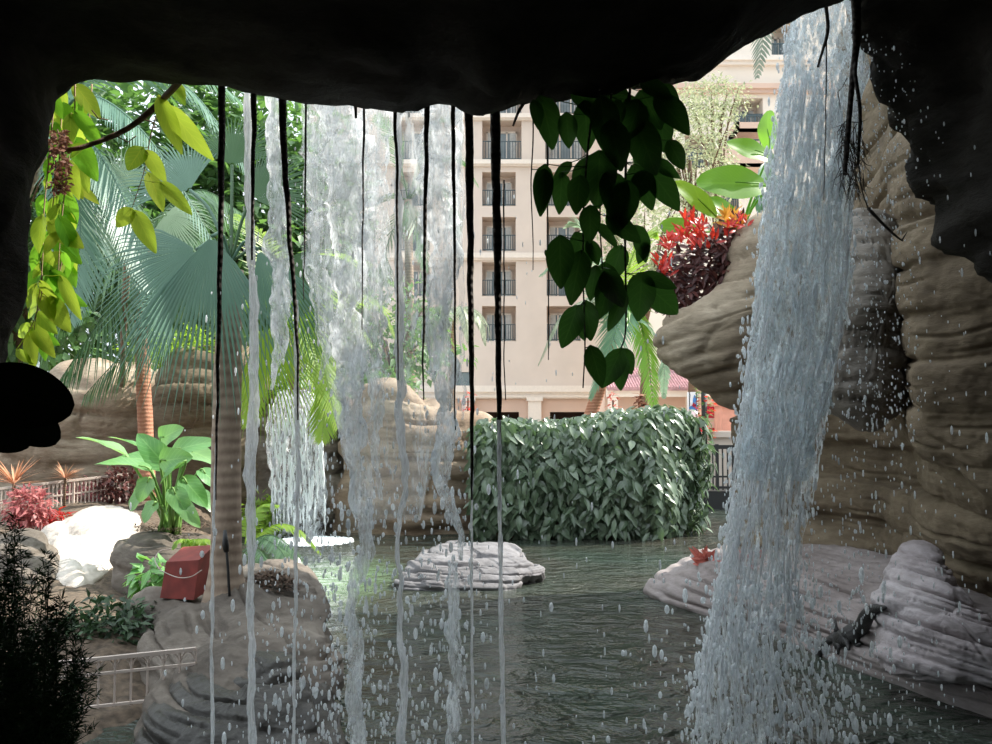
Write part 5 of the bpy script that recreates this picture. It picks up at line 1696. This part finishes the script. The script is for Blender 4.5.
rope('broken lower stream falling past the front of the islet rock', [(452, 560), (458, 610), (456, 660), (452, 720), (450, 912)], [7, 12, 9, 12, 10], 3.85, 'veil', seed=8, wob=.06, rough=.7, n=18)
rope('fine trickle running off the left thick root', [(472, 430), (472, 640), (473, 912)], [2.5, 2.6, 2.2], 3.62, seed=9, wob=.005)
rope('straight trickle running off the thickest root', [(499, 420), (501, 620), (503, 700), (503, 912)], [3.5, 4.5, 4.5, 5], 3.6, seed=10, wob=.005)
rope('pale stream left of the wide stream, behind the thin root', [(318, 94), (322, 190), (318, 280), (325, 380)], [30, 28, 20, 3], 3.9, 'veil', seed=11, wob=.05, rough=.6, n=20)
rope('pale stream between the wide stream and the thin wavering one', [(375, 98), (372, 200), (378, 300), (372, 400), (382, 500)], [34, 32, 24, 16, 3], 3.92, 'veil', seed=12, wob=.05, rough=.6, n=20)
rope('pale narrow stream at the left thick root', [(461, 104), (460, 200), (462, 300), (460, 420)], [6, 8, 6, 2], 3.9, 'veil', seed=13, wob=.03, rough=.6, n=16)


def sheet(rows, Y, depth, nu, nv, amp, seed):
    """falling sheet of water: closed lumpy body whose edges follow rows (py, left px, right px)"""
    L_ = catmull([at(r_[1], r_[0], Y) for r_ in rows], nv)
    R_ = catmull([at(r_[2], r_[0], Y) for r_ in rows], nv)
    vs, fs = [], []
    N = nu * 2
    for j in range(nv):
        for k in range(N):
            a = 2 * PI * k / N
            u = .5 - .5 * math.cos(a)
            p = L_[j].lerp(R_[j], u)
            dy = -math.sin(a)
            dy = math.copysign(abs(dy) ** .5, dy)
            q_ = Vector((p.x * 11, p.z * 3.4, seed + (5 if dy > 0 else 0)))
            h = noise.noise(q_) + .6 * noise.noise(q_ * 2.3)
            ex = amp * .8 * noise.noise(Vector((p.z * 5, seed, u > .5))) * abs(2 * u - 1)
            vs.append(p + Vector((ex + amp * .3 * noise.noise(q_ + Vector((0, 0, 9))), dy * depth / 2 * (1 + .5 * h) + dy * amp * h, 0)))
    for j in range(nv - 1):
        for k in range(N):
            k2 = (k + 1) % N
            fs.append((j * N + k, (j + 1) * N + k, (j + 1) * N + k2, j * N + k2))
    q_ = MB()
    q_.add(vs, fs)
    return q_


tag(sheet([(88, 300, 462), (160, 304, 462), (240, 310, 458), (320, 318, 452), (400, 330, 446), (470, 352, 432), (520, 372, 420)], 4.0, .05, 60, 160, .03, 21).build('water_film', 'film', loc=at(380, 90, 4.0)),
    'wide thin film of water behind the white streams, from cave roof to pool', 'water')
wf = thing('large_waterfall', 'large white waterfall pouring down at the right of the cave mouth', 'waterfall', at(770, 760, 5.15))
sheet([(-40, 796, 872), (40, 788, 866), (120, 774, 858), (200, 764, 852), (300, 754, 846), (400, 746, 826), (480, 738, 806)], 5.15, .17, 60, 280, .055, 3).build('water_sheet', 'bigfall', wf)
sheet([(370, 752, 832), (440, 740, 822), (560, 722, 800), (660, 706, 772), (860, 680, 782)], 5.3, .14, 50, 220, .05, 13).build('water_sheet', 'thinfall', wf)
q = MB()
random.seed(77)


def fall_edges(y):
    t = y / 744
    l = 795 - 60 * min(1, y / 450) - 40 * sstep(450, 744, y)
    r = 868 - 22 * min(1, y / 300) - 45 * sstep(300, 520, y) + 45 * sstep(600, 744, y)
    return l, r


for k in range(760):
    y0_ = 60 + 640 * random.random() ** 1.1
    ln = rnd(18, 80)
    l, r = fall_edges(y0_)
    u = random.random() ** (1.9 if y0_ > 470 else 1.0)
    Y = 5.15 + rnd(-.12, .12)
    P = []
    ph = rnd(0, 9)
    for i in range(9):
        yy = y0_ + ln * i / 8
        l, r = fall_edges(yy)
        P.append(at(l + (r - l) * u + 3 * noise.noise(Vector((yy * .05, ph, k))), yy, Y))
    w_ = rnd(.8, 3.0)
    q.tube(P, [pm(w_ * math.sin(PI * (i + .3) / 8.6), Y) / 2 + .0004 for i in range(9)], 6, rough=.5, rf=25, seed=k)
wsr = q.build('water_strands', 'rope', wf)
wsr['kind'] = 'stuff'

mw = thing('distant_waterfall', 'smaller white waterfall running down the far bluff into the pool', 'waterfall', at(300, 540, 14.6))
sheet([(390, 284, 306), (397, 276, 316), (430, 267, 322), (480, 270, 326), (536, 276, 326)], 14.75, .35, 34, 120, .07, 4).build('water_sheet', 'midfall', mw)
q = MB()
for k in range(150):
    y0_ = rnd(400, 510)
    u = random.random()
    P = [at(268 + 4 * (y0_ - 400) / 100 + 54 * u + rnd(-.6, .6), y0_ + i * rnd(3, 6), 14.5) for i in range(7)]
    q.tube(P, [pm(rnd(.8, 2.4) * math.sin(PI * (i + .3) / 6.6), 14.5) / 2 + .001 for i in range(7)], 6)
wsr = q.build('water_strands', 'foam', mw)
wsr['kind'] = 'stuff'
q = MB()
for k in range(900):
    a, r = rnd(0, 6.28), math.sqrt(random.random())
    c_ = at(315, 540, 14.2)
    q.ball((c_.x + math.cos(a) * .62 * r, 14.2 + math.sin(a) * .55 * r, .015 + .05 * (1 - r) * random.random()), rnd(.02, .05), .6, 6, 4)
tag(q.build('foam', 'foam', loc=(at(315, 540, 14.2).x, 14.2, 0)), 'white foam on the pool where the distant waterfall lands', 'foam', kind='stuff')


# droplets
def drops(q_, n, fn, ymin, ymax, w0, w1, st0_, st1_):
    for _ in range(n):
        px, py = fn()
        Y = rnd(ymin, ymax)
        r_ = pm(w0 + (w1 - w0) * random.random() ** 2.2, Y) / 2
        q_.ball(at(px, py, Y), r_, rnd(st0_, st1_), 6, 4)


random.seed(99)
q = MB()
drops(q, 1000, lambda: (random.gauss(350, 62), 110 + 634 * random.random() ** .7), 3.55, 4.2, 1.2, 3.0, 1.5, 4)
drops(q, 650, lambda: (random.gauss(345, 60), 744 - 260 * random.random() ** 1.3), 3.55, 4.2, 1.2, 5.0, 1.4, 3.2)
drops(q, 220, lambda: (random.gauss(452, 14), rnd(400, 744)), 3.6, 4.1, 1.2, 4.8, 1.4, 3.4)
drops(q, 160, lambda: (rnd(440, 690), rnd(200, 744)), 3.6, 4.8, 1.0, 2.6, 2, 4.5)
tag(q.build('water_droplets', 'drop', loc=at(350, 744, 3.8)), 'water droplets flying around the falling streams at left', 'water droplets', kind='stuff')


def fdrop():
    y = rnd(20, 744)
    l, r = fall_edges(y)
    if random.random() < .3:
        return (l + random.gauss(0, 5), y)
    return (rnd(l, r + 20 * y / 744), y)


q = MB()
drops(q, 2800, fdrop, 4.9, 5.4, 1.0, 4.0, 1.4, 4.0)
drops(q, 800, lambda: (random.gauss(875, 28), rnd(30, 420)), 4.6, 5.2, .9, 2.4, 1.0, 2.6)
drops(q, 600, lambda: (random.gauss(850, 45), rnd(380, 740)), 4.7, 5.4, 1.0, 2.6, 1.5, 4)
drops(q, 800, lambda: (random.gauss(770, 55), 744 - 170 * random.random() ** 1.2), 4.8, 5.4, 1.5, 6.0, 1.2, 3)
drops(q, 120, lambda: (rnd(830, 990), rnd(120, 744)), 4.1, 5.2, 1.2, 3, 1.5, 4)
tag(q.build('water_droplets', 'drop', loc=at(770, 744, 4.4)), 'spray of water droplets around the large waterfall at right', 'water droplets', kind='stuff')

# ================================================================== LIZARD & SMALL THINGS
from mathutils.bvhtree import BVHTree


def bvh(*names):
    vs_, fs_ = [], []
    for nm_ in names:
        o_b = bpy.data.objects[nm_]
        k0 = len(vs_)
        vs_ += [v.co + o_b.location for v in o_b.data.vertices]
        fs_ += [tuple(i + k0 for i in p.vertices) for p in o_b.data.polygons]
    return BVHTree.FromPolygons(vs_, fs_)


ledge = bvh('shelf_rock', 'white_rock_mound')


def on(tree_, px, py, lift=0.0):
    """where the sight line through (px, py) meets the rock, lifted off it a little"""
    o0 = Vector((0, 0, HC))
    d_ = (at(px, py, 5) - o0).normalized()
    h_ = tree_.ray_cast(o0, d_)
    return (h_[0] + h_[1] * lift) if h_[0] is not None else at(px, py, 6.6)


def lz(px, py):
    return on(ledge, px, py, .05)


me = bpy.data.meshes.new('lizard')
spine = [(820, 664, 5), (826, 651, 9), (834, 643, 12), (842, 638, 17), (850, 637, 19), (857, 634, 17), (866, 625, 17), (874, 617, 15), (880, 611, 11), (889, 604, 4)]
vs = [lz(a, b) for a, b, _ in spine]
rad = [pm(c_, 6.6) / 2 for _, _, c_ in spine]
es = [(i, i + 1) for i in range(len(vs) - 1)]


def limb(root_i, pts, r0):
    k = root_i
    for n_, (a, b) in enumerate(pts):
        vs.append(lz(a, b))
        rad.append(pm(r0 - n_ * .6, 6.6) / 2)
        es.append((k, len(vs) - 1))
        k = len(vs) - 1


limb(3, [(841, 630), (838, 623)], 4)
limb(3, [(844, 648), (843, 655)], 4)
limb(5, [(860, 641), (866, 643)], 4)
limb(4, [(852, 646), (854, 651)], 4.5)
lo = lz(850, 650)
me.from_pydata([tuple(v - lo) for v in vs], es, [])
ob = bpy.data.objects.new('lizard', me)
C.objects.link(ob)
ob.location = lo
me.materials.append(M['lizard'])
sk = ob.modifiers.new('skin', 'SKIN')
for i, v in enumerate(me.skin_vertices[0].data):
    v.radius = (rad[i], rad[i])
    v.use_root = (i == 4)
sk.use_smooth_shade = True
sb = ob.modifiers.new('sub', 'SUBSURF')
sb.levels = 2
sb.render_levels = 2
tag(ob, 'dark lizard figure lying on the pale ledge right of the waterfall', 'lizard')

for lb, px, py, Y, n_ in (('coral red leaf cluster at the far edge of the pink ledge', 708, 560, 10.2, 26), ('coral red leaf cluster on the ledge behind the large waterfall', 753, 565, 9.6, 18)):
    q = MB()
    p = on(ledge, px, py, .03)
    for k in range(n_):
        q.leaf(p + Vector((rnd(-.07, .07), rnd(-.06, .06), rnd(-.08, .02))), Vector((rnd(-1, 1), rnd(-.6, .4), rnd(-.1, 1.1))), Vector((0, -1, .4)), rnd(.12, .22), .05, 'ovate', curl=.5, nl=4)
    tag(q.build('coral_leaves', 'coral', loc=p - Vector((0, 0, .1))), lb, 'plant')

# ================================================================== LIGHT, WORLD, CAMERA
sun = bpy.data.lights.new('sun', 'SUN')
sun.energy = 9.0
sun.angle = .012
sun.color = (1, .95, .86)
so = bpy.data.objects.new('sun', sun)
C.objects.link(so)
so.rotation_euler = Vector((.74, .22, .80)).to_track_quat('Z', 'Y').to_euler()

wd = bpy.data.worlds.new('atrium_sky')
SC.world = wd
wd.use_nodes = True
wt = wd.node_tree
bg = wt.nodes['Background']
tc = wt.nodes.new('ShaderNodeTexCoord')
sx = wt.nodes.new('ShaderNodeSeparateXYZ')
wt.links.new(tc.outputs['Generated'], sx.inputs[0])
mr = wt.nodes.new('ShaderNodeMapRange')          # glass roof: brightest overhead
wt.links.new(sx.outputs[2], mr.inputs[0])
mr.inputs[1].default_value = 0.15
mr.inputs[2].default_value = 0.9
mr.inputs[3].default_value = 1.35
mr.inputs[4].default_value = 2.6
bg.inputs[0].default_value = (.83, .92, 1.0, 1)
wt.links.new(mr.outputs[0], bg.inputs[1])

cam = bpy.data.cameras.new('camera')
cam.sensor_width = 36
cam.lens = 36 * F / 992
cam.clip_start = .05
cam.clip_end = 300
co_ = bpy.data.objects.new('camera', cam)
C.objects.link(co_)
co_.location = (0, 0, HC)
co_.rotation_euler = (PI / 2 + TILT, 0, 0)
SC.camera = co_

SC.view_settings.view_transform = 'Standard'
SC.view_settings.look = 'None'
SC.view_settings.gamma = 1
SC.view_settings.use_curve_mapping = False
SC.view_settings.exposure = 0.0
try:
    SC.cycles.transparent_max_bounces = 16
    SC.cycles.max_bounces = 16
    SC.cycles.diffuse_bounces = 12
    SC.cycles.transmission_bounces = 12
except Exception:
    pass
